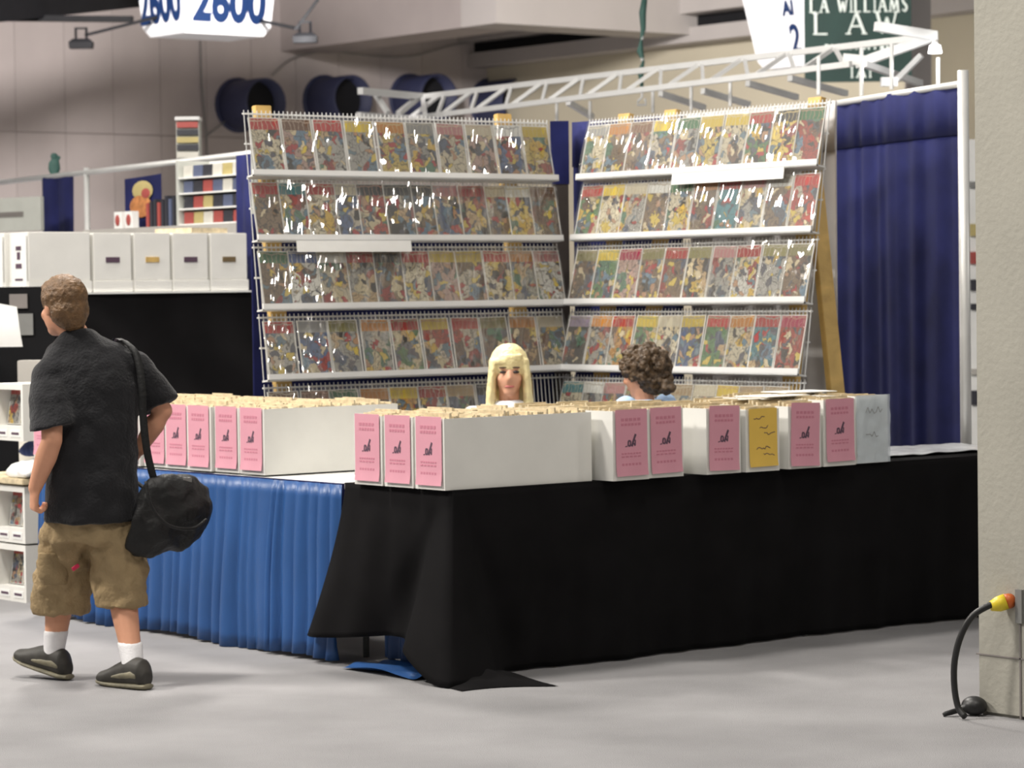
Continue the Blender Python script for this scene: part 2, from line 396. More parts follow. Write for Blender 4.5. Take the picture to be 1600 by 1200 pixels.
cc = at(1522, 1072, 'x', .80)
c2 = empty('cable_connector', (cc.x, cc.y, 0), label='small black connector lying against the foot of the column', cat='connector')
MB().ball((0, 0, .035), (.045, .05, .035)).tube([(-.02, .0, .03), (-.06, .03, .02), (-.11, .05, .008)], [.016, .012, .010]).organic('connector_body', M['rubber'], c2, .006, 2)
wc = empty('wall_conduit', (16.6, 27.95, 0), label='thin dark conduit running down the back wall left of the nozzles', cat='conduit')
wo = wc.location.copy()
MB().tube([at(x, y, 'y', 27.94) - wo for x, y in ((313, 55), (315, 130), (322, 205), (325, 260))], .013, 6).build('riser', M['grey_metal'], wc, True)
MB().tube([at(x, y, 'y', 27.94) - wo for x, y in ((323, 212), (345, 195), (364, 178))], .012, 6).build('branch', M['grey_metal'], wc, True)
wc = empty('loose_cable', at(560, 80, 'y', 27.9), label='thin grey cable sagging along the back wall above the nozzles', cat='cable')
wo = wc.location.copy()
MB().tube(smooth_path([at(x, y, 'y', 27.9) - wo for x, y in ((425, 118), (455, 92), (510, 80), (570, 86), (640, 88), (700, 72), (760, 60))], 3), .012, 6).build('cable', M['grey_metal'], wc, True)
# round blue ventilation nozzles on the back wall
NZ = empty('nozzle_proto', (0, 0, 0))
DUCTX = [17.2, 18.8, 20.45, 22.05, 23.6]
dz = [4.42, 4.52, 4.60, 4.58, 4.55]
bpy.data.objects.remove(NZ)
dm1 = dm2 = dm3 = None
for i, x in enumerate(DUCTX):
    t = empty('ventilation_nozzle', (x, 28, dz[i]), label=['round dark blue air nozzle on the back wall, leftmost', 'round dark blue air nozzle, second from the left', 'dark blue air nozzle behind the white truss corner', 'dark blue air nozzle partly behind the comic rack top', 'dark blue air nozzle behind the gap between the two racks'][i], cat='air nozzle', group='air nozzles on the back wall')
    if dm1 is None:
        rr = .37
        dm1 = MB().rings([[Vector((q * math.cos(a), y, q * math.sin(a))) for a in [2 * math.pi * k / 28 for k in range(28)]] for q, y in ((rr, 0), (rr, -.78), (rr - .03, -.80), (rr - .03, -.10))], False).mesh('drum', M['duct_blue'], True)
        dm2 = MB().tube([(0, -.45, 0), (0, -.50, 0)], rr - .03, 28).mesh('throat', M['duct_in'])  # near-black disc stands in for the shade inside the nozzle
        dm3 = MB().rings([[Vector((q * math.cos(a), y, q * math.sin(a))) for a in [2 * math.pi * k / 28 for k in range(28)]] for q, y in ((rr + .05, 0), (rr + .05, -.05), (rr, -.05))], False).mesh('flange', M['duct_blue'], True)
    link('drum', dm1, t); link('throat', dm2, t); link('flange', dm3, t)

# ------------------------------------------------------------------ hanging signs
def text_mesh(s, size, bold=.0, ext=.004):
    c = bpy.data.curves.new('t', 'FONT'); c.body = s; c.size = size; c.offset = bold; c.extrude = ext; c.align_x = 'CENTER'; c.resolution_u = 4
    o = bpy.data.objects.new('t', c); COL.objects.link(o)
    me = bpy.data.meshes.new_from_object(o.evaluated_get(bpy.context.evaluated_depsgraph_get()))
    bpy.data.objects.remove(o); return me
def place_text(name, s, size, org, right, up, m, parent, bold=0, sx=1.0):
    me = text_mesh(s, size, bold); me.materials.clear(); me.materials.append(m)
    r, u = Vector(right).normalized(), Vector(up).normalized(); n = r.cross(u)
    T = Matrix(((r.x * sx, u.x, n.x, org[0]), (r.y * sx, u.y, n.y, org[1]), (r.z * sx, u.z, n.z, org[2]), (0, 0, 0, 1)))
    me.transform(T); return link(name, me, parent)
def taper_sign(name, near, L, W, h, tap, lip, label):
    """tapered four-sided aisle sign; near = bottom corner closest to the aisle"""
    t = empty(name, near, label=label, cat='sign')
    q = lambda e, z: [(-e, -e, z), (L + e, -e, z), (L + e, W + e, z), (-e, W + e, z)]
    MB().rings([q(0, 0), q(tap * h, h)]).build('sign_body', M['sign_white'], t)
    MB().rings([q(-.06, -.10), q(0, -.002)]).build('bottom_tray', M['sign_white'], t)
    return t
s1 = taper_sign('aisle_sign', atd(285, 36, 33), 1.20, .86, 1.5, .09, .1, 'white tapered hanging aisle sign reading 2600, top left')
tp = .09
un = Vector((0, -tp, 1)).normalized()
place_text('numerals', '2600', .64, (.62, -.10 * tp - .01, .055), (1, 0, 0), (0, -tp, 1), M['sign_blue'], s1, .024, .77)
place_text('numerals', '2600', .64, (-.10 * tp - .01, .43, .06), (0, -1, 0), (-tp, 0, 1), M['sign_blue'], s1, .024, .70)
for xx, yy in ((.2, .2), (1.0, .66)): MB().tube([(xx, yy, 1.45), (xx, yy, 7.3 - s1.location.z)], .012, 6).build('hanger_rod', M['grey_metal'], s1)
s2 = taper_sign('aisle_sign', atd(1262, 88, 34), 1.2, .86, 1.6, .16, .1, 'white tapered aisle sign half hidden behind the green banner')
place_text('lettering', 'AI', .24, (-.09, .22, .50), (0, -1, 0), (-.16, 0, 1), M['sign_blue'], s2, .010, .85)
place_text('lettering', '2', .48, (-.02, .16, .055), (0, -1, 0), (-.16, 0, 1), M['sign_blue'], s2, .012, .75)

def flood(px, py, d, arm, label):
    p = atd(px, py, d)
    t = empty('floodlight', p, label=label, cat='floodlight', group='floodlights for the aisle sign')
    MB().rings([[(x * k, y * k, z) for x, y in ((-.13, -.07), (.13, -.07), (.13, .07), (-.13, .07))] for k, z in ((1, -.05), (1.05, .02), (.7, .06))]).xf(Matrix.Rotation(-PHI, 4, 'Z')).build('housing', M['black_metal'], t)
    y = MB()
    for s in (-.06, .06):
        a = R0 * s; y.bar(a + Vector((0, 0, .05)), a + Vector((0, 0, .19)), .022, .022)
    y.bar(R0 * -.07 + Vector((0, 0, .18)), R0 * .07 + Vector((0, 0, .18)), .022, .022); y.build('yoke', M['black_metal'], t)
    a = MB()
    for q0, q1 in arm: a.bar(atd(*q0, d) - p, (atd(*q1, d) if len(q1) == 2 else Vector(q1)) - p, .035, .035)
    a.build('arm', M['black_metal'], t)
    return p
fl = flood(127, 69, 33, [((133, 55), tuple(s1.location + Vector((.02, .5, .12))))], 'black floodlight on an arm left of the 2600 sign')
fr_ = flood(477, 60, 32, [((462, 46), (505, -12)), ((462, 44), tuple(s1.location + Vector((1.18, .3, .12))))], 'black floodlight on an arm right of the 2600 sign')
for p, tgt, e in ((fl + Vector((0, 0, -.12)), s1.location + Vector((-.05, .4, .5)), 6), (fr_ + Vector((-.2, -.4, -.1)), s1.location + Vector((.6, 0, .55)), 70)):
    l = bpy.data.lights.new('floodlight_beam', 'SPOT'); l.energy = e; l.spot_size = R(75); l.spot_blend = .6; l.shadow_soft_size = .1
    o = bpy.data.objects.new('floodlight_beam', l); COL.objects.link(o); o.location = p; o.rotation_euler = (tgt - p).to_track_quat('-Z', 'Y').to_euler()

# green banner with serif capitals drawn as strokes
LET = {'L': [[(0, 1), (0, 0), (.6, 0)]], 'A': [[(0, 0), (.4, 1), (.8, 0)], [(.16, .35), (.64, .35)]], 'W': [[(0, 1), (.28, 0), (.5, .75), (.74, 0), (1.0, 1)]],
       'I': [[(0, 0), (0, 1)]], 'M': [[(0, 0), (.12, 1), (.45, .1), (.78, 1), (.9, 0)]], 'S': [[(.5, .85), (.3, 1), (.08, .9), (.05, .7), (.28, .52), (.5, .35), (.45, .1), (.22, 0), (0, .14)]]}
SER = {'L': [(0, 0), (0, 1)], 'A': [(0, 0), (.8, 0)], 'W': [(0, 1), (1, 1)], 'I': [(0, 0), (0, 1)], 'M': [(0, 0), (.9, 0)], 'S': []}
WID = {'L': .62, 'A': .8, 'W': 1.0, 'I': .0, 'M': .9, 'S': .5, ' ': .25}
def strokes(word, x, z, h, gap, th, sx=1.0):
    mb = MB(); y = -.02
    for ch in word:
        for pl_ in LET.get(ch, []):
            for k in range(len(pl_) - 1):
                a, b = pl_[k], pl_[k + 1]
                thick = th * (1.25 if b[1] < a[1] else .75)
                mb.bar((x + a[0] * h * sx, y, z + a[1] * h), (x + b[0] * h * sx, y, z + b[1] * h), thick, .008, up=(0, 1, 0))
        for q in SER.get(ch, []): mb.bar((x + q[0] * h * sx - .13 * h, y, z + q[1] * h), (x + q[0] * h * sx + .13 * h, y, z + q[1] * h), th * .6, .008, up=(0, 1, 0))
        x += (WID[ch] * sx + gap) * h
    return mb
bn_p = atd(1341, 128, 31)
Rb = Matrix.Rotation(-PHI - .0, 3, 'Z')
bn = empty('hanging_banner', bn_p, Rb, 'dark green hanging banner with pale serif capitals, top right', 'banner')
BW = 167 * 31 / FPX; px = 31 / FPX
MB().box(-BW / 2, BW / 2, -.012, .012, 0, 200 * px).build('banner_cloth', M['banner_green'], bn)
strokes('LA WILLIAMS', -73 * px, (128 - 19) * px, 22 * px, .30, 2.6 * px, .62).build('lettering', M['banner_text'], bn)
for ch, xx, hh in (('L', -66, 32), ('A', -15, 33), ('W', 30, 33)):
    strokes(ch, xx * px, (128 - 53) * px, hh * px, .3, 3.4 * px, .95 if ch != 'W' else .9).build('lettering', M['banner_text'], bn)
sm = MB()
for k in range(12): sm.box((-52 + k * 9.6) * px, (-52 + k * 9.6 + (3 if k % 3 else 6)) * px, -.022, -.014, (128 - 78) * px, (128 - 69) * px)
sm.build('small_lettering', M['banner_text'], bn)
strokes('IAI', -10 * px, (128 - 121) * px, 15 * px, .55, 3 * px).build('small_lettering', M['banner_text'], bn)
struct('wall_pier', MB().box(-.13, .13, 0, .26, -4.2, 3).xf(Matrix.Translation(atd(1437, 100, 32)) @ Rb.to_4x4()), M['concrete_light'], label='narrow pale grey pier just right of the green banner')

# green twisted hanging cable with a hook
hc = empty('hanging_cable', atd(1003, 165, 23), label='green twisted hanging strap with a white hook above the right rack', cat='cable')
p0 = hc.location
seq = [(1008, -8), (1004, 20), (1005, 45), (1002, 62), (1000, 80), (1005, 96), (1001, 112), (1003, 140)]
MB().tube([atd(x, y, 23) - p0 for x, y in seq], [.022, .03, .022, .012, .028, .012, .026, .012], 6).build('strap', M['green'], hc, True)
MB().tube([atd(x, y, 23) - p0 for x, y in ((1004, 45), (1003, 62))], .014, 6).tube([atd(x, y, 23) - p0 for x, y in ((1000, 72), (1004, 95))], .016, 6).build('chain_link', M['white_metal'], hc)
MB().tube([atd(x, y, 23) - p0 for x, y in ((1003, 138), (1003, 152), (997, 158), (996, 164), (1009, 164), (1008, 154))], .011, 6).build('hook', M['white_metal'], hc)

# ------------------------------------------------------------------ white overhead truss behind the racks
TZ = 3.2
def tz(px_, py_, z): return at(px_, py_, 'z', z)
A1, A2 = tz(660, 151, 3.2), tz(1462, 56, 3.2)        # upper chord
B1, B2 = tz(640, 185, 3.02), tz(1330, 100, 3.04)
tr = empty('overhead_truss', (A2.x, A2.y, 0), label='white overhead lattice truss spanning behind the comic racks', cat='truss')
to = tr.location.copy()
def tbar(a, b, w_=.05, name='chord'): MB().bar(Vector(a) - to, Vector(b) - to, w_, w_).build(name, M['white_metal'], tr)
tbar(A1, A2, .042); tbar(B1, B2, .04)
A0 = tz(563, 142, 3.2); B0 = tz(612, 178, 3.02)
tbar(A0, A1, .055); tbar(tz(560, 180, 3.02), B1, .05)
nb = 11
for k in range(nb):
    a = A1.lerp(A2, (k + .55) / (nb + 1.6)); b = B1.lerp(B2, k / nb); c = B1.lerp(B2, (k + .86) / nb)
    tbar(b, a, .030, 'brace'); tbar(a.lerp(A2, .012), c, .025, 'brace')
tbar(tz(586, 146, 3.2), tz(606, 176, 3.03), .035, 'brace'); tbar(tz(622, 178, 3.03), tz(655, 151, 3.2), .04, 'brace'); tbar(A1, tz(664, 178, 3.02), .035, 'brace')
tbar(tz(1368, 41, 3.26), A2, .06); tbar(B2 + Vector((.05, 0, 0)), A2, .06); tbar(tz(1320, 92, 3.08), tz(1352, 95, 3.06), .07, 'brace')
for q0, q1 in (((1350, 100), (1438, 130)), ((1234, 122), (1322, 146)), ((1168, 130), (1245, 152)), ((1098, 142), (1170, 163)), ((1032, 146), (1100, 168)), ((888, 160), (925, 182))):
    tbar(tz(*q0, 3.03), tz(*q1, 2.95), .042, 'cross_beam')
for x, y0, y1 in ((870, 160, 200), (922, 158, 196), (1020, 142, 176), (1080, 135, 172), (1141, 128, 166), (1279, 88, 148), (1346, 74, 150), (1393, 68, 140), (1466, 90, 140)):
    d = (tz(x, y0, 3.05) - CAMP).dot(FW)
    tbar(atd(x, y0, d), atd(x, y1, d), .02, 'hanger_rod')
tbar(atd(1440, 86, 19.5), atd(1398, 128, 19.6), .035, 'brace'); tbar(atd(1376, 128, 19.4), atd(1402, 128, 19.4), .06, 'brace')
lp = atd(1461, 83, 18.9)
ls = empty('truss_spotlight', lp, label='small bright white spotlight hanging at the truss corner', cat='spotlight')
MB().rings([[Vector((q * math.cos(a), q * math.sin(a), z)) for a in [2 * math.pi * k / 14 for k in range(14)]] for q, z in ((.035, .05), (.045, .0), (.03, .075))][:2]).build('lens', M['lamp_lens'], ls, True)
MB().tube([(0, 0, .045), (0, 0, .09)], [.030, .014], 12).build('housing', M['white_metal'], ls, True)
l = bpy.data.lights.new('truss_spotlight_beam', 'POINT'); l.energy = 12; l.shadow_soft_size = .05
o = bpy.data.objects.new('truss_spotlight_beam', l); COL.objects.link(o); o.location = lp + Vector((-.05, -.1, -.1))

# ------------------------------------------------------------------ drapes
def drape(name, p0, p1, z0, z1, m, label, pleat=.11, amp=.022, hem=True, cat='drape', nz=10, seedv=0):
    p0, p1 = Vector(p0), Vector(p1); L_ = (p1 - p0).length; d = (p1 - p0) / L_; n = Vector((d.y, -d.x, 0))
    t = empty(name, (p0.x, p0.y, 0), label=label, cat=cat)
    nu = max(12, int(L_ / .010)); rnd = random.Random(seedv + int(L_ * 100))
    kn = [0]
    while kn[-1] < L_ + .3: kn.append(kn[-1] + pleat * rnd.uniform(.45, 1.5))
    am = [rnd.uniform(-.3, 1) for _ in kn]
    def wav(s_):
        for i in range(len(kn) - 1):
            if kn[i] <= s_ <= kn[i + 1]:
                f_ = (s_ - kn[i]) / (kn[i + 1] - kn[i]); f_ = f_ * f_ * (3 - 2 * f_); return am[i] * (1 - f_) + am[i + 1] * f_
        return 0
    def fn(u, v):
        s = u * L_; z = z0 + (z1 - z0) * v
        off = 1.5 * amp * (wav(max(0, s + .02 * math.sin(2.2 * v + 7 * s))) - .35)
        off *= (1 - .45 * max(0, (v - .88) / .12)) * (1 + .35 * (1 - v))
        q = p0 + d * s + n * off; return (q.x - p0.x, q.y - p0.y, z)
    o = MB().grid(fn, nu, nz).build('cloth', m, t, True)
    o.modifiers.new('t', 'SOLIDIFY').thickness = .003
    if hem:
        h = MB().grid(lambda u, v: Vector(fn(u, 1 - .10 * (1 - v))) + n * .008, nu, 2).build('hem', m, t, True)
        h.modifiers.new('t', 'SOLIDIFY').thickness = .003
    return t
def pipe(name, pts, r, label, base=True):
    t = empty(name, (pts[0][0], pts[0][1], 0), label=label, cat='pole')
    b0 = Vector((pts[0][0], pts[0][1], 0))
    MB().tube([Vector(p) - b0 for p in pts], r, 12).build('tube', M['aluminium'], t, True)
    if base: MB().box(-.2, .2, -.2, .2, 0, .012).build('base_plate', M['grey_metal'], t, bevel=.003)
    return t
D0, D1 = Vector((4.19, 2.03, 0)), Vector((3.675, .655, 0))
drape('navy_drape', D0, D1, .03, 2.54, M['navy'], 'tall navy blue pleated drape at the right end of the booth', .085, .020)
pipe('drape_upright', [(3.655, .60, 0), (3.655, .60, 2.60)], .028, 'pale upright pole at the right edge of the navy drape')
pipe('drape_crossbar', [(4.2, 2.07, 2.535), (3.66, .62, 2.535)], .018, 'pale crossbar carrying the tall navy drape', False)
drape('grey_drape', (3.22, 2.15, 0), (3.16, .97, 0), .03, 2.46, M['grey_drape'], 'pale grey drape behind the right comic rack', .10, .02)
drape('navy_drape', (3.14, 2.98, 0), (3.18, 2.13, 0), .03, 2.46, M['navy'], 'navy drape filling the corner behind the right rack', .09, .02)
t = empty('corner_board', (3.0, 2.93, 0), -PHI, 'dark brown board standing in the corner between the two racks', 'board')
MB().box(-.045, .045, -.02, .02, 0, 2.12).build('board', mat('dark_stained_wood', (.035, .026, .022), .6, .2), t)
MB().box(-.05, .05, -.025, .025, 2.12, 2.46).build('navy_sleeve', M['navy'], t)
drape('navy_drape', (1.05, 3.0, 0), (3.1, 3.03, 0), .03, 1.95, M['navy'], 'dark navy drape hanging behind the left comic rack', .09, .02)

# ------------------------------------------------------------------ comic racks
COLS = {'red': (.42, .035, .03), 'yellow': (.62, .46, .05), 'orange': (.55, .22, .03), 'green': (.05, .17, .07), 'teal': (.05, .20, .22), 'blue': (.05, .09, .26), 'brown': (.17, .08, .04),
        'cream': (.60, .54, .40), 'grey': (.28, .28, .27), 'dark': (.035, .035, .035), 'pink': (.50, .22, .22), 'olive': (.24, .22, .08), 'white': (.68, .68, .64), 'crimson': (.38, .02, .07), 'lilac': (.30, .24, .32), 'tan': (.42, .30, .16)}
BODY = {'r': (.36, .07, .05), 'y': (.58, .44, .12), 'c': (.58, .52, .38), 'g': (.10, .20, .09), 't': (.08, .22, .25), 'b': (.09, .13, .24), 'n': (.20, .14, .09), 'k': (.06, .055, .05), 'p': (.48, .33, .28), 'a': (.34, .33, .30), 'w': (.66, .65, .60), 'o': (.50, .26, .06)}
cov = MB().grid(lambda u, v: (-.091 + .182 * u, -.0045, .004 + .286 * v), 1, 1, True)
cov.add([(-.091, 0, .004), (.091, 0, .004), (.091, 0, .290), (-.091, 0, .290)], [(3, 2, 1, 0)])
for (a, b) in ((0, 1), (1, 3), (3, 2), (2, 0)):
    m_ = {0: 4, 1: 5, 3: 6, 2: 7}; cov.f.append((a, m_[a], m_[b], b))
COVER = cov.mesh('comic_book', M['cover'])
BAGS = []
for k in range(7):
    rn = random.Random(k)
    a = [rn.uniform(0, 6.3) for _ in range(6)]
    def bagf(u, v, a=a):
        z = .309 * v
        y = -.009 - .0035 * math.sin(3 * u + a[0] + 2 * v) - .002 * math.sin(9 * v + a[1] + 3 * u) - .0015 * math.sin(14 * u + a[2] - 6 * v) * (1 + v)
        return (-.098 + .196 * u + .001 * math.sin(7 * v + a[3]), y, z)
    BAGS.append(MB().grid(bagf, 10, 14).mesh('plastic_bag', M['clear'], True))
ROWN = ['top ledge', 'second ledge', 'third ledge', 'fourth ledge', 'lowest ledge']
ORD = ['first', 'second', 'third', 'fourth', 'fifth', 'sixth', 'seventh', 'eighth', 'ninth', 'tenth', 'eleventh', 'twelfth']
def rack(name, origin, rot, lean, length, rows, posts, label, side, strips):
    T = Matrix.Translation(origin) @ rot @ Matrix.Rotation(-lean, 4, 'X')
    t = empty(name, (0, 0, 0), label=label, cat='display rack', group='tall comic display racks'); t.matrix_world = T
    ZL = [z / math.cos(lean) for z in (2.14, 1.82, 1.48, 1.135, .79)]
    for x in posts:
        MB().box(x - .047, x + .047, .022, .06, 0.02, 2.50).build('wooden_post', M['wood'], t, bevel=.003)
    for i, z in enumerate(ZL):
        MB().box(0, length, -.058, -.046, z - .018, z + .016).box(0, length, -.058, .004, z - .018, z - .010).build('ledge', M['white_metal'], t)
        wm = MB(); n = int(length / .026)
        for k in range(n + 1):
            x = .005 + k * (length - .01) / n; r_ = .0022
            wm.add([(x - r_, -r_, z - .01), (x + r_, -r_, z - .01), (x, r_ * 1.5, z - .01), (x - r_, -r_, z + .317), (x + r_, -r_, z + .317), (x, r_ * 1.5, z + .317)], [(0, 1, 4, 3), (1, 2, 5, 4), (2, 0, 3, 5)])
        for zz in (z + .30, z + .15): wm.box(0, length, .001, .008, zz - .004, zz + .004)
        wm.build('wire_grid', M['white_metal'], t)
    for i, x0, x1, zo in strips:
        MB().box(x0, x1, -.0625, -.0585, ZL[i] - .072, ZL[i] - .016).build('price_strip', M['paper'], t)
    for i, row in enumerate(rows):
        n = len(row); pitch = (length - .02) / max(n, 10 if i < 4 else 10.5)
        for k, (hc_, bc) in enumerate(row):
            rn = random.Random(i * 40 + k + len(name) * 7)
            o = link('comic_book', COVER)
            z = ZL[i] - .009; yy = -.040 - .0012 * (k % 3)
            o.matrix_world = T @ Matrix.Translation((.012 + pitch * (k + .5) + rn.uniform(-.005, .005), yy, z)) @ Matrix.Rotation(R(-6.0), 4, 'X') @ Matrix.Rotation(R(rn.uniform(-1.2, 1.2)), 4, 'Y')
            jit = rn.uniform(.85, 1.15)
            o['masthead'] = [c * jit for c in COLS[hc_]]; o['body'] = [c * jit for c in BODY[bc]]
            tag(o, f'bagged comic with {hc_} masthead, {ORD[k]} from left, {ROWN[i]} of {side} rack', 'comic book', f'bagged comics on the {side} rack')
            link('plastic_bag', BAGS[rn.randrange(7)], o)
    return t
def rw(s):
    key = {'R': 'red', 'Y': 'yellow', 'O': 'orange', 'G': 'green', 'T': 'teal', 'B': 'blue', 'N': 'brown', 'C': 'cream', 'A': 'grey', 'K': 'dark', 'P': 'pink', 'L': 'olive', 'W': 'white', 'X': 'crimson', 'I': 'lilac', 'U': 'tan'}
    return [(key[q[0]], q[1]) for q in s.split()]
LROWS = [rw('Rc Np Ra Ya Oy Aa Pc Cp Wb Yy'), rw('Rn Ta Rc Cb Kr Kk Kn Pb Rk Cn Wy Nn'), rw('Gn Bw Wc Ra Kn Rc Yp Yn Rc Oa Pw'), rw('Ra Ab La Oa Rg Yr Rr Ln On Cc'), rw('Nc Nr Gw Oo Yo Rw Un Kb Ca')]
RROWS = [rw('Ac On Nn Yn Ga Yy Yc Rg Ky Gr'), rw('Rg Yc Ca Wn Gc On Rt Pa Wn Rr'), rw('Ln Yg Xp Ln Rn Lk Pa Rw La Ln'), rw('Ik Oa Ro Yg Cc Yb Rg Oc Rt Xr'), rw('Tc Wa Pn Ly Gc Uc Cc Yo Un Uc')]
LL, LR = R(6.0), R(8.0)
rack('comic_rack', (.90, 2.72 - 1.48 * math.tan(LL), 0), Matrix.Identity(4), LL, 1.93, LROWS, (.14, 1.66), 'white wire rack of bagged comics on the left, behind the blonde woman', 'left', [(1, .22, .92, 0)])
rack('comic_rack', (2.85 - 1.48 * math.tan(LR), 2.66, 0), Matrix.Rotation(R(-90), 4, 'Z'), LR, 1.82, RROWS, (.25, .62, 1.68), 'white wire rack of bagged comics on the right, beside the navy drape', 'right', [(0, .78, 1.60, 0)])
pB, pT = at(1305, 605, 'x', 3.06), at(1270, 262, 'x', 3.06); dB = (pT - pB) / (pT.z - pB.z)
fB = pB - dB * (pB.z - .02)
br = empty('wooden_brace', (fB.x, fB.y, 0), label='tall pine board leaning beside the right end of the rack', cat='board')
MB().bar(fB - br.location, pB + dB * (2.24 - pB.z) - br.location, .035, .095, up=(1, 0, 0)).build('board', M['wood'], br, bevel=.003)

# ------------------------------------------------------------------ tables, cloths, skirts
def table(name, x0, x1, y0, y1, label, tm):
    t = empty(name, ((x0 + x1) / 2, (y0 + y1) / 2, 0), label=label, cat='table')
    a, b = (x1 - x0) / 2, (y1 - y0) / 2
    MB().box(-a, a, -b, b, .725, .752).build('table_top', tm, t, bevel=.004)
    for sx in (-1, 1):
        for sy in (-1, 1):
            MB().tube([(sx * (a - .16), sy * (b - .08), 0), (sx * (a - .16), sy * (b - .08), .726)], .014, 8).build('leg', M['grey_metal'], t, True)
    return t
table('folding_table', .02, 1.84, -.02, .72, 'folding table under the black cloth, at the booth corner', M['shelf_grey'])
table('folding_table', 1.86, 3.54, -.02, .72, 'folding table under the black cloth, toward the column', M['shelf_grey'])
table('folding_table', .03, .78, .76, 2.38, 'white topped folding table behind blue skirt, near the corner', M['paper'])
table('folding_table', .03, .78, 2.40, 3.30, 'white topped folding table behind blue skirt, beside the walking man', M['paper'])
# black cloth over the front tables: top sheet and hanging sides in one piece
XE, YE = 3.70, .70
per = []
def cloth_fn(u, v):
    Le = .70; Lf = 3.57; s = u * (Le + Lf) - Le        # s<0: end side (x=0), s>0: front side
    drop = v
    cw = .025 + .15 * v; corner = math.exp(-(s / cw) ** 2); tuck = .035 * math.exp(-((abs(s) - 1.9 * cw) / (.6 * cw)) ** 2) * v
    ripple = .012 * math.sin(s * 9.0) + .008 * math.sin(s * 21 + 1) + .006 * math.sin(s * 37)
    if s < 0:
        base = Vector((0, -s, 0)); n = Vector((-1, 0, 0)); hem = .135 - .02 * math.sin(s * 7)
        flare = .05 + .06 * math.exp(-((s + .70) / .2) ** 2); ripple *= 1.3
        tang = Vector((0, 1, 0)) * (.16 * math.exp(-((s + .70) / .25) ** 2))
    else:
        base = Vector((s, -.035, 0)); n = Vector((0, -1, 0)); hem = .006; flare = -.05 + .02 * math.sin(s * 2.3); tang = Vector((0, 0, 0))
    k = min(1, abs(s) / .06)
    nn = (Vector((-1, 0, 0)) * (1 if s < 0 else max(0, 1 - s / .12)) + Vector((0, -1, 0)) * (1 if s > 0 else max(0, 1 + s / .12))).normalized()
    hem = hem * (1 - corner) + .004 * corner if s >= 0 else hem * (1 - math.exp(-(s / .10) ** 2)) + .004 * math.exp(-(s / .10) ** 2)
    z = .758 + (hem - .758) * drop
    fl_ = (flare * (1 - corner) + .22 * corner) * drop ** 1.15 - tuck
    q = base + nn * (.004 + fl_ + (ripple * drop ** .8 if s < 0 or s > .0 else 0)) + tang * drop ** 1.5
    if s < 0: q.y = max(q.y, -.035 * (1 - drop) - .2 * corner) + 0
    return (q.x, q.y, z)
cl = empty('table_cloth', (0, 0, 0), label='black cloth over the front tables, draped to the carpet', cat='tablecloth')
o = MB().grid(cloth_fn, 420, 26).build('hanging_side', M['black_cloth'], cl, True); o.modifiers.new('t', 'SOLIDIFY').thickness = .003
MB().box(-.004, 3.573, -.039, .705, .752, .759).build('top_sheet', M['black_cloth'], cl)
# rumpled puddle where the corner meets the carpet
rn = random.Random(5)
MB().grid(lambda u, v: (-.17 + .36 * u + .06 * v, -.30 + .33 * v - .16 * u + .06 * math.sin(3 * u), .004 + .05 * math.sin(math.pi * u) * math.sin(math.pi * v) + .008 * math.sin(20 * u + 9 * v) * math.sin(math.pi * u) * math.sin(math.pi * v)), 30, 20).build('puddled_hem', M['black_cloth'], cl, True)

def skirt(name, x, y0, y1, label, z0=.012, z1=.748, seedv=1):
    t = empty(name, (x, y0, 0), label=label, cat='table skirt'); rnd = random.Random(seedv); L_ = y1 - y0
    # irregular shirred pleats
    kn = [0]
    while kn[-1] < L_: kn.append(kn[-1] + rnd.uniform(.045, .13))
    amp = [rnd.uniform(.012, .050) for _ in kn]
    def wave(s):
        for i in range(len(kn) - 1):
            if kn[i] <= s <= kn[i + 1]:
                return amp[i] * math.sin(math.pi * (s - kn[i]) / (kn[i + 1] - kn[i])) ** .8
        return 0
    def fn(u, v):
        s = u * L_; z = z0 + (z1 - z0) * v
        a = wave(min(max(s + .012 * math.sin(5 * v + s * 4), 0), L_)) * (1.15 - .75 * v) + .03 * (1 - v) * (.5 + .5 * math.sin(s * 2.2 + 1))
        return (-a - .012, s, z + .010 * math.sin(s * 6) * (1 - v))
    o = MB().grid(fn, int(L_ / .008), 12).build('pleated_cloth', M['blue_satin'], t, True); o.modifiers.new('t', 'SOLIDIFY').thickness = .002
    MB().box(-.014, .0, 0, L_, z1 - .055, z1 + .004).build('shaded_waist_band', M['navy'], t)  # navy colour paints in the shadow under the box overhang
    return t
skirt('table_skirt', .02, .74, 3.30, 'shiny blue pleated table skirt along the left tables', seedv=3)
t = empty('fallen_skirt', (-.02, .30, 0), label='blue cloth lying on the carpet under the black cloth corner', cat='cloth')
MB().grid(lambda u, v: (-.10 + .34 * u, -.22 + .50 * v - .05 * u, .006 + .02 * math.sin(8 * u + 3 * v) ** 2), 20, 12).build('cloth', M['blue_satin'], t, True)
MB().grid(lambda u, v: (.16 + .015 * math.sin(40 * u), -.25 + .6 * u, .02 + .68 * v), 60, 3).build('hanging_cloth', M['blue_satin'], t, True)

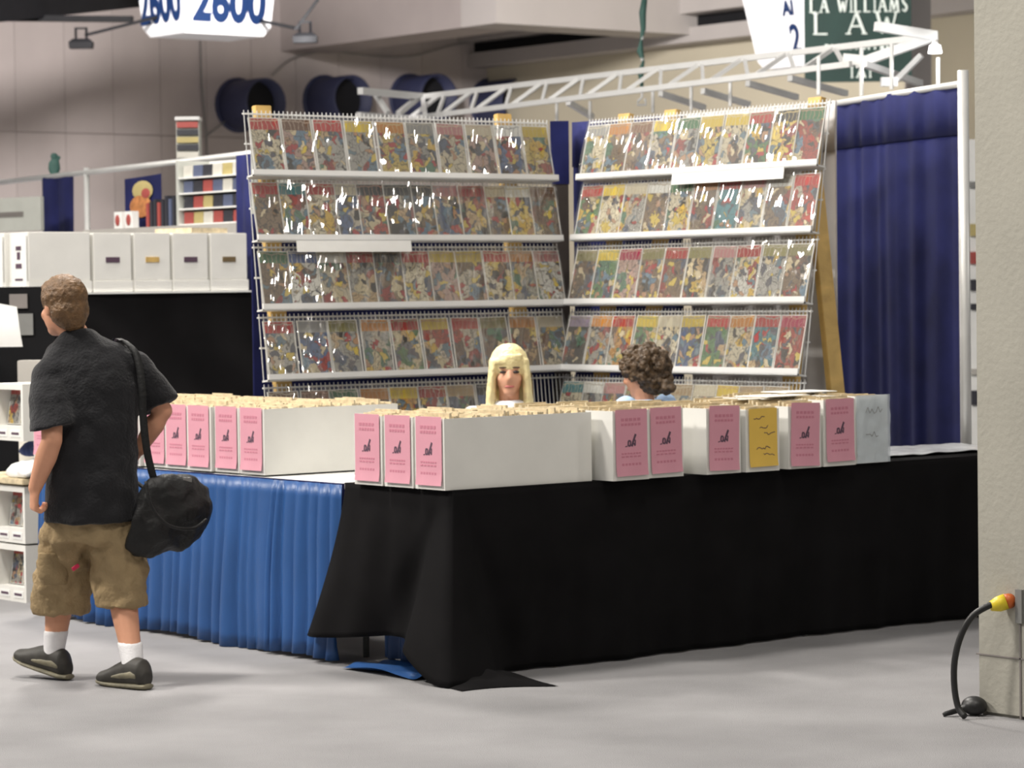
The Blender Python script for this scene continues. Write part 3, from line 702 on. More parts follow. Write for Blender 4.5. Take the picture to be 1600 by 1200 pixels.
# ------------------------------------------------------------------ comic boxes
def boxmesh(W, L_, H, th=.005):
    """open box, front at y=0 facing -y, runs back to y=L"""
    m = MB(); a = W / 2
    m.box(-a, a, 0, L_, 0, th); m.box(-a, a, 0, th, th, H); m.box(-a, a, L_ - th, L_, th, H); m.box(-a, -a + th, th, L_ - th, th, H); m.box(a - th, a, th, L_ - th, th, H)
    return m
def sign_marks(kind):
    m = MB(); f = MB(); y = -.0035
    def st(mb, pts, wd):
        for a, b in zip(pts[:-1], pts[1:]): mb.bar((a[0], y, a[1]), (b[0], y, b[1]), wd, .001, up=(0, 1, 0))
    if kind == 'pink':
        st(m, [(-.02, -.012), (-.018, .008), (-.006, .006), (-.008, -.014), (-.02, -.012)], .007)
        st(m, [(.0, -.016), (.008, .004), (.022, .034)], .010); st(m, [(.008, .0), (.018, -.014), (.02, .01)], .006); st(m, [(-.035, -.016), (-.024, -.014)], .004)
        for z, n, s in ((.095, 5, .006), (.075, 6, .005), (-.045, 7, .003), (-.058, 5, .003), (-.09, 6, .005), (-.11, 7, .004)):
            for k in range(n): f.box(-.055 + k * .11 / n, -.055 + (k + .7) * .11 / n, y - .0005, y + .0005, z - s, z + s)
    else:
        rr = random.Random(4)
        for z, x0, n in ((.085, -.055, 4), (.045, -.02, 3), (.015, .005, 4), (-.045, -.04, 5), (-.075, .0, 4)):
            p = [(x0 + k * .008, z + rr.uniform(-.007, .007)) for k in range(n * 2 + 1)]; st(m, p, .003)
    return m, f
pk_m, pk_f = sign_marks('pink'); PINKM, PINKF = pk_m.mesh('printed_logo', M['ink']), pk_f.mesh('printed_text', M['faint_ink'])
yl_m, _ = sign_marks('yellow'); YELM = yl_m.mesh('handwriting', M['ink'])
def curled(W, H, m):
    def fn(u, v): return (-W / 2 + W * u, -.003 - .006 * (abs(v - .5) * 2) ** 6 * (v < .5) , -H / 2 + H * v)
    return MB().grid(fn, 4, 10).mesh('paper_sign', m, True)
SIGN = {'pink': curled(.172, .275, M['pink']), 'yellow': curled(.165, .25, M['yellow'])}
BOXM = {}
def comic_box(loc, rz, sign, label, slabel, H=.285, L_=.70, W=.196, tilt=0, cl_label=None):
    key = (W, L_, H)
    if key not in BOXM: BOXM[key] = boxmesh(W, L_, H).mesh('box_body', M['cardboard'])
    t = empty('comic_box', loc, rz, label, 'storage box', 'white comic boxes on the tables')
    link('box_body', BOXM[key], t)
    if sign:
        s = link('paper_sign', SIGN[sign], t, (0, -.002, H / 2 + .012)); s.rotation_euler = (0, R(tilt), 0); s['label'] = slabel
        if sign == 'pink': link('printed_logo', PINKM, s); tag(link('printed_text', PINKF, s), kind='stuff')
        else: link('handwriting', YELM, s)
    # comics and dividers standing in the box: far too many to count
    rn = random.Random(sum(map(ord, label)))
    m = MB(); y = .012
    while y < L_ - .02:
        h = H + rn.uniform(-.008, .010); th = rn.uniform(.004, .012)
        if rn.random() < .12: h += .014
        m.box(-W / 2 + .012, W / 2 - .012, y, y + th, .006, h); y += th + .0015
    c = m.build('filed_comics', M['cardboard_edge']); c.location = loc; c.rotation_euler = (0, 0, rz)
    tag(c, 'cream edged comics packed in ' + cl_label, 'comics', 'comics filed in boxes', 'stuff')
    return t
ZT = .76
# three boxes on the end of the black table, fronts to the left aisle (facing -x)
for k, yc in enumerate((.495, .283, .072)):
    nm = ['farthest from the corner', 'middle of three', 'nearest the corner'][k]
    comic_box((-.03, yc, ZT), R(-90), 'pink', ['white comic box with bright pink sign beside blue skirt, on the black table end', 'middle white comic box of three with bright pink signs on black table end', 'white comic box at the table corner, long blank side to the front'][k], 'bright pink paper sign with small dark logo', L_=.76, cl_label='black table end box, ' + nm)
# boxes along the front (facing -y)
FRONT = [(.868, -.115, 'pink', .288, 'white comic box with dusky pink sign, first right of the blank box side'), (1.085, -.085, 'pink', .288, 'white comic box with dusky pink sign, second right of the blank box side'),
         (1.395, -.105, 'pink', .280, 'white comic box with pink sign bearing a red mark, left of yellow sign'), (1.612, -.115, 'yellow', .268, 'white comic box with handwritten yellow sign'),
         (1.872, -.105, 'pink', .272, 'white comic box with pink sign, just right of the yellow sign'), (2.095, -.095, 'pink', .292, 'white comic box with pink sign beside the plastic wrapped box')]
for k, (xc, y, sg, H, lb) in enumerate(FRONT):
    b = comic_box((xc, y, ZT), 0, sg, lb, 'pink paper sign with small dark logo' if sg == 'pink' else 'yellow handwritten paper sign', H, tilt=(-.5, -.8, 1.2, -.5, 1.8, -.6)[k], cl_label='the front row box %s' % ['beside the blank side', 'second from the corner', 'left of the yellow sign', 'with the yellow sign', 'right of the yellow sign', 'beside the plastic wrap'][k])
    if k == 2: MB().box(-.03, .012, -.005, -.003, .088, .098).build('red_stamp', M['red_ink'], b)
# box wrapped in plastic at the end of the row
wb_ = empty('wrapped_box', (2.335, -.055, ZT), label='comic box wrapped in crinkled clear plastic, end of the row', cat='storage box')
boxmesh(.205, .70, .30).build('box_body', M['cardboard'], wb_)
def crk(u, v):
    x = -.106 + .212 * u; z = .002 + .302 * v
    return (x, -.012 - .006 * noise.noise(Vector((x * 22, z * 16, 1))) - .003 * noise.noise(Vector((x * 60, z * 40, 3))), z)
MB().grid(crk, 24, 30).build('plastic_wrap', M['wrap'], wb_, True)
hw = MB(); rr = random.Random(8)
for z, n in ((.235, 9), (.13, 7)):
    p = [(-.06 + k * .013, z + rr.uniform(-.016, .016)) for k in range(n)]
    for a, b in zip(p[:-1], p[1:]): hw.bar((a[0], -.024, a[1]), (b[0], -.024, b[1]), .003, .001, up=(0, 1, 0))
hw.build('handwriting', M['grey_metal'], wb_)
m = MB(); y = .03
while y < .66: m.box(-.085, .085, y, y + .009, .006, .285 + rr.uniform(0, .02)); y += .0105
c = m.build('filed_comics', M['cardboard_edge'], loc=(2.335, -.055, ZT)); tag(c, 'cream edged comics packed in the plastic wrapped box', 'comics', 'comics filed in boxes', 'stuff')
# left tables: long row facing the left aisle
yc = 1.455; k = 0
LN = ['nearest', 'second', 'third', 'fourth', 'fifth', 'sixth', 'seventh', 'eighth', 'ninth', 'tenth', 'eleventh']
while yc < 3.40:
    comic_box((.03 + .008 * math.sin(k * 2.1), yc, ZT), R(-90), 'pink', 'white comic box with pink sign over blue skirt, %s from the corner' % LN[k], 'pink paper sign with small dark logo', .288, cl_label='the blue skirt row, %s box from the corner' % LN[k], L_=.72)
    yc += (.212, .207, .202, .200)[k % 4]; k += 1
# loose things on the tables
for k, (x, y, rz, lb) in enumerate(((1.95, .18, .1, 'cream sheet of card lying across boxes behind the yellow sign'), (2.25, .32, -.15, 'white card lying on the boxes beside the wrapped box'))):
    o = MB().box(-.14, .14, -.10, .10, 0, .004).build('loose_card', M['paper'], loc=(x, y, 1.066 + .006 * k)); o.rotation_euler = (0, 0, rz); tag(o, lb, 'card', 'cards on the boxes')
o = MB().grid(lambda u, v: (-.48 + .96 * u, -.24 + .50 * v, .004 + .010 * noise.noise(Vector((u * 9, v * 6, 2))) + .010 * math.sin(math.pi * u) * math.sin(math.pi * v)), 40, 24).build('plastic_sheet', M['plastic_sheet'], smooth=True, loc=(3.05, .36, .766))
tag(o, 'crumpled milky plastic sheet on the bare right end of the black table', 'plastic sheet')
o.modifiers.new('t', 'SOLIDIFY').thickness = .002

# ------------------------------------------------------------------ people
V3 = Vector
def fingers(mb, wrist, d, side, curl, n_, s=1.0):
    """palm and five curled fingers; d = hand direction, side = towards the thumb, n_ = palm normal (fingers curl that way)"""
    d, side, n_ = V3(d).normalized(), V3(side).normalized(), V3(n_).normalized(); w_ = V3(wrist)
    pc = w_ + d * .045 * s
    mb.loft([(w_ - d * .01, .026 * s, .020 * s, side, d), (w_ + d * .03 * s, .037 * s, .017 * s, side, d), (w_ + d * .085 * s, .040 * s, .014 * s, side, d)], 14)
    for k, (o, ln) in enumerate(((.030, .072), (.010, .082), (-.011, .076), (-.030, .060))):
        p = w_ + d * .082 * s + side * o * s; pts = [p - d * .02, p]; ang = 0
        for q in (.45, .32, .25):
            ang += curl; p = p + (d * math.cos(ang) + n_ * math.sin(ang)) * ln * q * s; pts.append(p)
        mb.chain(pts, [.0095 * s, .0095 * s, .009 * s, .0085 * s, .0075 * s], 8)
    p = w_ + d * .02 * s + side * .028 * s; pts = [p]
    for q, a in ((.035, .4), (.030, .9), (.022, 1.3)):
        p = p + (d * .75 + side * .55 * math.cos(a) + n_ * .6 * math.sin(a)).normalized() * q * s; pts.append(p)
    mb.chain(pts, [.013 * s, .012 * s, .010 * s, .0085 * s], 8)
def head_shape(mb, c, yaw, tilt=0, s=1.0):
    """head centred at c; faces +y turned by yaw"""
    T = Matrix.Rotation(yaw, 3, 'Z') @ Matrix.Rotation(tilt, 3, 'X'); c = V3(c); g = lambda x, y, z: c + T @ V3((x * s, y * s, z * s))
    mb.ball(g(0, -.012, .03), (.073 * s, .092 * s, .085 * s), 20, 14, T)
    mb.ball(g(0, .018, -.03), (.060 * s, .074 * s, .080 * s), 20, 14, T)
    mb.ball(g(0, .050, -.085), (.034 * s, .034 * s, .026 * s), 14, 10, T)
    mb.loft([(g(0, .082, .012), .009 * s, .010 * s, T @ V3((1, 0, 0)), T @ V3((0, 0, 1))), (g(0, .098, -.022), .013 * s, .016 * s, T @ V3((1, 0, 0)), T @ V3((0, 0, 1))), (g(0, .088, -.036), .014 * s, .010 * s, T @ V3((1, 0, 0)), T @ V3((0, 0, 1)))], 10)
    for sx in (-1, 1):
        mb.ball(g(sx * .072, -.008, -.008), (.010 * s, .020 * s, .032 * s), 10, 8, T)
        mb.ball(g(sx * .030, .074, .022), (.020 * s, .010 * s, .008 * s), 10, 8, T)
        mb.ball(g(sx * .036, .060, -.028), (.022 * s, .018 * s, .022 * s), 10, 8, T)
    return T, g
def sec(c, a, d, ax=(1, 0, 0), nrm=(0, 0, 1)): return (c, a, d, ax, nrm)

def walking_man():
    base = V3((-1.10, .90, 0))
    t = empty('person', base, label='person in charcoal t-shirt and khaki shorts walking away with shoulder bag', cat='person')
    B = lambda p: V3(p) - base
    neck, hd = B((-1.120, .97, 1.40)), B((-1.158, 1.0, 1.510))
    Ls, Rs = B((-1.215, 1.0, 1.315)), B((-.945, .87, 1.315))
    Le, Lw = B((-1.300, .85, .985)), B((-1.335, .93, .795))
    Re, Rw = B((-.805, .83, 1.085)), B((-.872, .90, .93))
    Lk, La = B((-1.118, 1.115, .40)), B((-1.143, 1.15, .095))
    Rk, Ra = B((-1.005, .85, .41)), B((-1.049, .68, .085))
    Lh, Rh = B((-1.17, .93, .74)), B((-1.01, .88, .74))
    tw = (.93, -.36, 0)
    m = MB()
    m.loft([sec(B((-1.095, .90, .66)), .15, .11, tw), sec(B((-1.10, .92, .9)), .14, .10, tw), sec(B((-1.09, .93, 1.2)), .165, .10, tw), sec(B((-1.095, .95, 1.33)), .15, .085, tw), sec(B((-1.11, .965, 1.39)), .06, .06, tw)], 20)
    m.chain([neck - V3((0, .01, .06)), neck, hd - V3((0, .0, .05))], [.062, .056, .056])
    T, g = head_shape(m, hd, R(4), R(-4), 1.04)
    m.chain([Ls + V3((.02, -.01, -.01)), Ls.lerp(Le, .5), Le, Le.lerp(Lw, .35), Lw], [.046, .048, .042, .044, .028]); fingers(m, Lw, (-.02, .12, -1), (.25, .95, .1), 1.0, (1, -.1, .2))
    m.chain([Rs + V3((-.03, .015, -.03)), Rs.lerp(Re, .5), Re, Re.lerp(Rw, .35), Rw], [.046, .048, .042, .044, .028]); fingers(m, Rw, (-.35, .5, -.6), (-.5, -.3, .5), 1.0, (-.7, .1, -.4))
    m.chain([Lh, Lh.lerp(Lk, .5), Lk, Lk.lerp(La, .35), La], [.09, .078, .056, .058, .036]); m.chain([Rh, Rh.lerp(Rk, .5), Rk, Rk.lerp(Ra, .35), Ra], [.09, .078, .056, .056, .036])
    m.organic('body', M['skin'], t, .0075, 3)
    # hair: close crop covering crown, back and sides
    h = MB(); h.ball(g(0, -.018, .036), (.089, .102, .092), 20, 14, T); h.ball(g(0, -.045, -.015), (.083, .074, .080), 18, 12, T); h.ball(g(0, -.064, -.062), (.058, .040, .040), 14, 10, T); h.ball(g(0, .030, .072), (.066, .052, .042), 14, 10, T)
    h.organic('hair', M['hair_brown'], t, .006, 3, .004, 60)
    # t-shirt
    s = MB()
    s.loft([sec(B((-1.095, .90, .650)), .195, .150, tw), sec(B((-1.095, .90, .72)), .190, .146, tw), sec(B((-1.095, .90, .86)), .182, .135, tw), sec(B((-1.09, .91, 1.02)), .185, .132, tw), sec(B((-1.083, .92, 1.18)), .196, .130, tw),
            sec(B((-1.083, .935, 1.28)), .194, .118, tw), sec(B((-1.09, .945, 1.345)), .155, .098, tw), sec(B((-1.105, .955, 1.395)), .085, .078, tw), sec(B((-1.112, .962, 1.42)), .066, .066, tw)], 28)
    dl = (Le - Ls); dr = (Re - Rs)
    s.chain([Ls + V3((.045, -.015, -.012)), Ls + dl * .25], [.066, .078], 14); s.loft([sec(Ls + dl * .1, .068, .070, (.7, .6, 0), dl), sec(Ls + dl * .5, .086, .086, (.7, .6, 0), dl), sec(Ls + dl * .86, .084, .094, (.7, .6, 0), dl)], 18)
    s.chain([Rs + V3((-.045, .015, -.012)), Rs + dr * .25], [.066, .076], 14); s.loft([sec(Rs + dr * .1, .068, .070, (.7, .6, 0), dr), sec(Rs + dr * .5, .082, .082, (.7, .6, 0), dr), sec(Rs + dr * .93, .078, .088, (.7, .6, 0), dr)], 18)
    o = s.organic('t_shirt', M['shirt'], t, .009, 9, .010, 8)
    # baggy knee-length shorts
    k = MB()
    k.loft([sec(B((-1.095, .90, .80)), .145, .105, tw), sec(B((-1.095, .90, .68)), .155, .115, tw), sec(B((-1.095, .905, .57)), .165, .125, tw)], 24)
    k.loft([sec(Lh + V3((.02, -.01, -.03)), .09, .10, tw), sec(Lh.lerp(Lk, .45), .112, .125, tw), sec(Lh.lerp(Lk, .9) , .118, .125, tw), sec(Lk + V3((.005, .02, -.135)), .116, .122, tw)], 20)
    k.loft([sec(Rh + V3((-.02, .0, -.03)), .09, .10, tw), sec(Rh.lerp(Rk, .45), .110, .12, tw), sec(Rh.lerp(Rk, .9), .112, .115, tw), sec(Rk + V3((-.008, -.02, -.095)), .108, .110, tw)], 20)
    k.organic('shorts', M['khaki'], t, .009, 3, .020, 11)
    pk = MB().loft([sec(B((-1.225, 1.00, .53)), .058, .03, tw), sec(B((-1.222, 1.0, .44)), .064, .036, tw), sec(B((-1.215, 1.0, .40)), .05, .03, tw)], 14)
    pk.organic('cargo_pocket', M['khaki'], t, .008, 3)
    MB().box(-.016, .016, -.004, .004, -.007, .007).xf(Matrix.Translation(B((-1.185, .885, .475))) @ Matrix.Rotation(R(-30), 4, 'Y')).build('pocket_tab', M['red_ink'], t)
    # socks and shoes
    for an, kn, toe, pitch in ((La, Lk, V3((-.30, .95, 0)), .20), (Ra, Rk, V3((-.17, .98, 0)), -.02)):
        up = (kn - an).normalized(); toe = toe.normalized(); side = V3((toe.y, -toe.x, 0))
        MB().loft([sec(an - V3((0, 0, .035)), .044, .050, side), sec(an + up * .03, .044, .044, side), sec(an + up * .10, .050, .050, side), sec(an + up * .108, .046, .046, side)], 16).organic('sock', M['sock'], t, .006, 2)
        def sp(f_, z, an=an, toe=toe, pitch=pitch): return V3((an.x, an.y, 0)) + toe * f_ + V3((0, 0, z + max(0, (f_ + .07)) * pitch))
        u_ = MB()
        u_.loft([sec(sp(-.085, .045), .026, .030, side, toe), sec(sp(-.06, .064), .044, .058, side, toe), sec(sp(0, .068), .048, .062, side, toe), sec(sp(.07, .055), .050, .050, side, toe), sec(sp(.14, .040), .050, .034, side, toe), sec(sp(.185, .036), .040, .026, side, toe), sec(sp(.205, .032), .02, .014, side, toe)], 18)
        u_.organic('shoe', M['shoe'], t, .006, 3)
        MB().loft([sec(sp(-.09, .014), .030, .012, side, toe), sec(sp(-.05, .014), .044, .014, side, toe), sec(sp(.07, .014), .049, .014, side, toe), sec(sp(.14, .016), .052, .014, side, toe), sec(sp(.19, .020), .040, .012, side, toe), sec(sp(.212, .024), .02, .006, side, toe)], 16).organic('shoe_sole', M['shoe_trim'], t, .006, 2)
        MB().loft([sec(sp(-.06, .055), .047, .022, side, toe), sec(sp(-.03, .062), .0505, .030, side, toe), sec(sp(.03, .055), .0535, .024, side, toe), sec(sp(.08, .048), .0535, .014, side, toe)], 16).organic('heel_panel', M['shoe_trim'], t, .006, 1)
    return t
walking_man()
# shoulder bag
bg = empty('shoulder_bag', (-.80, .76, .53), label='black nylon shoulder bag hanging at the walking man\'s right hip', cat='bag')
bb = V3((-.80, .76, .53)); q = lambda x, y, Y: at(x, y, 'y', Y) - bb
RX = R0.copy(); m = MB()
def bsec(px_, py_, a, d): return (at(px_, py_, 'y', .74) - bb, a, d, V3((.3, .0, .95)), V3((.785, -.62, -.1)))
m.loft([bsec(204, 818, .10, .055), bsec(222, 808, .160, .085), bsec(255, 806, .178, .105), bsec(290, 803, .158, .105), bsec(315, 804, .118, .085), bsec(327, 810, .07, .05)], 22)
m.organic('bag_body', M['bag'], bg, .009, 6, .016, 9)
MB().tube(smooth_path([q(228, 752, .62), q(236, 790, .60), q(262, 820, .585), q(300, 826, .60), q(322, 812, .64)], 5), .007, 8).build('piping', M['bag'], bg, True)
stp = [V3((-.965, .86, 1.372)), V3((-.945, .795, 1.32)), V3((-.945, .755, 1.2)), V3((-.945, .745, 1.05)), V3((-.935, .735, .92)), V3((-.905, .73, .80)), V3((-.87, .735, .72))]
sp_ = smooth_path([p - bb for p in stp], 5); sm = MB()
sm.rings([[p + V3((.012 * a - .0, -.002 * b - .008 * a, 0)) for a, b in ((-1, -1), (1, -1), (1, 1), (-1, 1))] for p in sp_]); sm.build('shoulder_strap', M['bag'], bg, True)
fs = smooth_path([p - bb for p in (V3((-.965, .86, 1.372)), V3((-.955, .95, 1.37)), V3((-.965, 1.06, 1.25)), V3((-.955, 1.075, 1.05)), V3((-.90, 1.0, .85)), V3((-.80, .84, .72)))], 5)
MB().rings([[p + V3((.016 * a, -.002 * b + .004 * a, 0)) for a, b in ((-1, -1), (1, -1), (1, 1), (-1, 1))] for p in fs]).build('shoulder_strap', M['bag'], bg, True)
MB().box(-.02, .02, -.01, .01, -.015, .015).xf(Matrix.Translation(q(291, 752, .70))).build('buckle', M['grey_metal'], bg)

def folding_chair(x, y, rz, label):
    t = empty('folding_chair', (x, y, 0), rz, label, 'chair', 'chairs behind the tables')
    MB().box(-.2, .2, -.19, .19, .43, .45).build('seat', M['grey_metal'], t, bevel=.006)
    MB().grid(lambda u, v: (-.2 + .4 * u, -.22 - .03 * math.sin(math.pi * u), .62 + .18 * v), 8, 2).build('backrest', M['grey_metal'], t, True)
    for sx in (-1, 1):
        MB().tube([(sx * .21, .2, 0), (sx * .21, -.23, .82)], .011, 8).build('leg', M['grey_metal'], t, True)
        MB().tube([(sx * .19, -.24, 0), (sx * .19, .17, .44)], .011, 8).build('leg', M['grey_metal'], t, True)
    return t
def seated(name_lab, x, y, face, headpos, head_yaw, head_tilt, topm, skin, hair_fn, trousers, so=0):
    """seated figure; face = heading of the body (radians from +y), local frame faces +y"""
    t = empty('person', (x, y, 0), face, name_lab, 'person')
    hx, hy, hz = headpos
    neck = V3((hx * .8, hy - .02, hz - .135)); m = MB()
    m.loft([sec((0, -.02, .47), .16, .11), sec((0, -.03, .65), .135, .10), sec((hx * .4, -.01, .85), .165, .105), sec((hx * .6, hy * .5, hz - .235), .165, .09), sec((hx * .7, hy * .8, hz - .175), .06, .06)], 20)
    m.chain([neck - V3((0, .0, .06)), neck, V3((hx, hy - .005, hz - .06))], [.052, .046, .048])
    T, g = head_shape(m, (hx, hy, hz), head_yaw, head_tilt, .97)
    tops = MB()
    tops.loft([sec((0, -.02, .44), .175, .125), sec((0, -.03, .65), .15, .115), sec((hx * .4, -.01, .85), .178, .118), sec((hx * .6, hy * .5, hz - .205 + so), .178, .102), sec((hx * .7, hy * .8, hz - .155 + so * .6), .085, .075), sec((hx * .75, hy * .85, hz - .135), .06, .06)], 22)
    for sx in (-1, 1):
        sh = V3((hx * .6 + sx * .165, hy * .5, hz - .215 + so)); el = V3((sx * .22, .06, hz - .52)); wr = V3((sx * .12, .26, hz - .55))
        m.chain([sh, el, el.lerp(wr, .4), wr], [.05, .038, .038, .026]); fingers(m, wr, (-.15 * sx, 1, -.15), (-sx, 0, .4), .35, (0, 0, -1), .92)
        tops.chain([sh, sh.lerp(el, .55)], [.062, .058], 14)
        hp, kn, ft = V3((sx * .09, 0, .53)), V3((sx * .12, .42, .49)), V3((sx * .12, .40, .08))
        m.chain([hp, kn, ft], [.085, .06, .038]); m.loft([sec(ft + V3((0, -.05, -.045)), .03, .03, (1, 0, 0), (0, 1, 0)), sec(ft + V3((0, .05, -.045)), .04, .03, (1, 0, 0), (0, 1, 0)), sec(ft + V3((0, .17, -.055)), .03, .018, (1, 0, 0), (0, 1, 0))], 12)
        if sx == -1: leg = MB()
        leg.chain([hp, kn, ft + V3((0, 0, .05))], [.092, .068, .055])
    m.organic('body', skin, t, .007, 2)
    tops.organic('top', topm, t, .008, 4, .006, 10)
    leg.organic('trousers', trousers, t, .012, 3)
    e = MB(); 
    for sx in (-1, 1): e.ball(g(sx * .031, .0805, .006), (.015, .006, .0065), 10, 6, T)
    e.build('eyes', M['eye'], t, True)
    b = MB()
    for sx in (-1, 1): b.ball(g(sx * .032, .083, .028), (.018, .004, .004), 10, 6, T)
    b.build('eyebrows', M['hair_dark'], t, True)
    MB().ball(g(0, .083, -.062), (.022, .008, .0065), 12, 8, T).build('lips', M['lips'], t, True)
    hair_fn(t, T, g); return t
def blonde(t, T, g):
    h = MB()
    h.ball(g(0, -.018, .036), (.088, .100, .090), 20, 14, T)
    # side curtains and the long back
    Tx, Tz = T @ V3((1, 0, 0)), V3((0, 0, 1))
    h.loft([sec(g(0, -.05, .03), .085, .055, Tx), sec(g(0, -.065, -.08), .090, .045, Tx), sec(g(0, -.07, -.20), .088, .035, Tx), sec(g(0, -.075, -.30), .075, .025, Tx)], 18)
    for sx in (-1, 1):
        h.loft([sec(g(sx * .066, .012, .06), .026, .055, Tx), sec(g(sx * .080, .020, -.02), .020, .055, Tx), sec(g(sx * .086, .018, -.10), .022, .052, Tx), sec(g(sx * .090, .015, -.19), .026, .045, Tx), sec(g(sx * .084, .02, -.27), .020, .032, Tx)], 14)
    # fringe swept across the brow
    h.loft([sec(g(-.055, .066, .055), .028, .016, Tx, T @ V3((1, 0, 0))), ] * 0 + [sec(g(-.012, .056, .086), .056, .028, Tx), sec(g(.004, .072, .064), .056, .016, Tx), sec(g(.012, .079, .044), .046, .009, Tx)], 16)
    h.organic('hair', M['hair_blonde'], t, .006, 4, .003, 40)
def curly(t, T, g):
    h = MB(); h.ball(g(0, -.02, .035), (.092, .105, .090), 18, 12, T); h.ball(g(0, -.055, -.04), (.085, .07, .08), 16, 10, T)
    rn = random.Random(3)
    for k in range(150):
        a, b = rn.uniform(0, 6.283), math.acos(rn.uniform(-.75, 1)); p = V3((math.sin(b) * math.cos(a), math.sin(b) * math.sin(a), math.cos(b)))
        if p.y > .5 and p.z < .25: continue
        h.ball(g(p.x * .098, -.025 + p.y * .112, .018 + p.z * .105), rn.uniform(.016, .030), 8, 6)
    h.organic('hair', M['hair_dark'], t, .005, 2, .010, 55)
    p = MB()
    for k in range(26): p.ball(g(rn.uniform(-.035, .035), -.125 + rn.uniform(-.03, .03), -.085 + rn.uniform(-.035, .03)), rn.uniform(.016, .024), 8, 6)
    p.organic('ponytail', M['hair_dark'], t, .006, 1, .004, 40)
bl = atd(795, 590, 13.2)
fc = math.pi - PHI + R(4)
folding_chair(bl.x, bl.y, fc, 'grey folding chair under the blonde woman')
seated('person with long blonde hair and white top seated facing the camera', bl.x, bl.y, fc, (0, .03, 1.185), R(-3), R(-7), M['white_top'], M['skin_pale'], blonde, M['blue_bag'])
cu = atd(1016, 590, 13.7)
fc2 = R(52) - PHI
folding_chair(cu.x, cu.y, fc2, 'grey folding chair under the curly haired person')
seated('person with dark curly hair and light blue shirt seated with back turned', cu.x, cu.y, fc2, (0, .05, 1.15), R(6), R(-14), M['blue_top'], M['skin'], curly, M['blue_bag'], .055)

# ------------------------------------------------------------------ neighbouring booth, back left
YB = 5.91; XB = 1.40
ris = empty('draped_counter', (XB, YB, 0), label='tall counter draped in black cloth behind the walking man', cat='counter')
MB().box(.15, 2.1, .15, 1.3, 0, 1.555).build('counter_frame', M['shelf_grey'], ris)
def bc(u, v):
    s = u * 3.3 - 1.2; z = 1.56 * (1 - v)
    rp = .085 * noise.noise(V3((s * 2.6 + z * 2.4, z * .9 - s * .6, 4))) * (.25 + v) + .012 * math.sin(s * 14 + z * 5) * v
    if s < 0: return (-.0 - rp - .02 * v, -s, z)
    return (s, -rp - .02 * v, z)
MB().grid(bc, 150, 30).build('black_cloth', M['black_cloth'], ris, True)
MB().box(-.005, 2.1, -.005, 1.25, 1.556, 1.562).build('cloth_top', M['black_cloth'], ris)
MB().box(-.02, 1.62, -.02, .60, 1.563, 1.572).build('board', M['paper'], ris)
def bgbox(x0, x1, y0, y1, h, label, hole=None, front=True):
    t = empty('file_box', ((x0 + x1) / 2, y0, 1.573), label=label, cat='storage box', group='white file boxes on the black counter')
    a = (x1 - x0) / 2; L_ = y1 - y0
    MB().box(-a, a, 0, L_, 0, .07).box(-a + .006, a - .006, .008, L_, .07, h).build('box_body', M['cardboard'], t, bevel=.004)
    if hole: MB().box(-.047, .047, .003, .0085, h * .50, h * .50 + .032).build('hand_hole', hole, t)
    return t
xs = [1.832, 2.112, 2.385, 2.655, 2.94]
hol = [M['ink'], M['wood'], M['ink'], mat('hole_brown', (.16, .11, .05), .8, .2)]
for k in range(4): bgbox(xs[k] + .003, xs[k + 1] - .003, YB, YB + .55, .355, ['white file box with dark hand hole beside the plain long box side', 'white file box with tan hand hole, second from the long box', 'white file box with dark hand hole, third from the long box', 'white file box with brown hand hole beside the comic rack'][k], hol[k])
lb = [bgbox(1.40, 1.826, YB, YB + .24, .36, 'plain white long file box side on, corner of the black counter')]
def label_front(x, y0, y1, z0, z1, parent_loc, parent): 
    MB().box(x - .004, x, y0, y1, z0, z1).build('label', M['paper'], parent)
    for zz, ww, hh in ((.245, .06, .012), (.20, .035, .022), (.14, .07, .014), (.06, .09, .006)):
        c = (y0 + y1) / 2; MB().box(x - .007, x - .004, c - ww / 2, c + ww / 2, z0 + zz - hh, z0 + zz + hh).build('print', M['ink'], parent)
label_front(-.213 , .02, .20, .02, .34, None, lb[0])
b2 = bgbox(1.39, 1.80, YB + .27, YB + .5, .36, 'white file box with printed label at the left picture edge')
label_front(-.206, .02, .20, .02, .34, None, b2)
o = MB().box(-.14, .14, -.18, .18, 0, .03).build('stacked_paper', M['cardboard_edge'], loc=(2.66, YB + .22, 1.93)); o.rotation_euler = (0, 0, .12); tag(o, 'cream stack of paper lying on top of the white file boxes', 'paper')

# shelf unit with stock behind the file boxes
P0, P1 = at(128, 352, 'z', 2.0), at(388, 350, 'z', 2.0)
P0 = atd(128, 352, 20.6); P1 = atd(388, 350, 18.9); zsh = 2.0
sd = V3((P1.x - P0.x, P1.y - P0.y, 0)); SL = sd.length; ang = math.atan2(sd.y, sd.x)
su = empty('stock_shelf', (P0.x, P0.y, 0), ang, 'grey stock shelf with small goods beyond the file boxes', 'shelf')
MB().box(0, SL, 0, .4, zsh - .05, zsh + .02).build('shelf_board', M['shelf_grey'], su)
MB().box(0, SL, .02, .38, 0, zsh - .05).build('shelf_base', M['shelf_grey'], su)
f0, f1 = .56, .985
MB().box(SL * f0, SL * f1, .30, .32, zsh + .02, 2.46).build('back_panel', M['paper'], su)
for fx in (f0, f1): MB().box(SL * fx - .015, SL * fx + .015, .05, .32, zsh + .02, 2.46).build('side_panel', M['olive_metal'], su)
for k in range(4): MB().box(SL * f0, SL * f1, .05, .32, zsh + .02 + .105 * k, zsh + .03 + .105 * k).build('shelf_board', M['paper'], su)
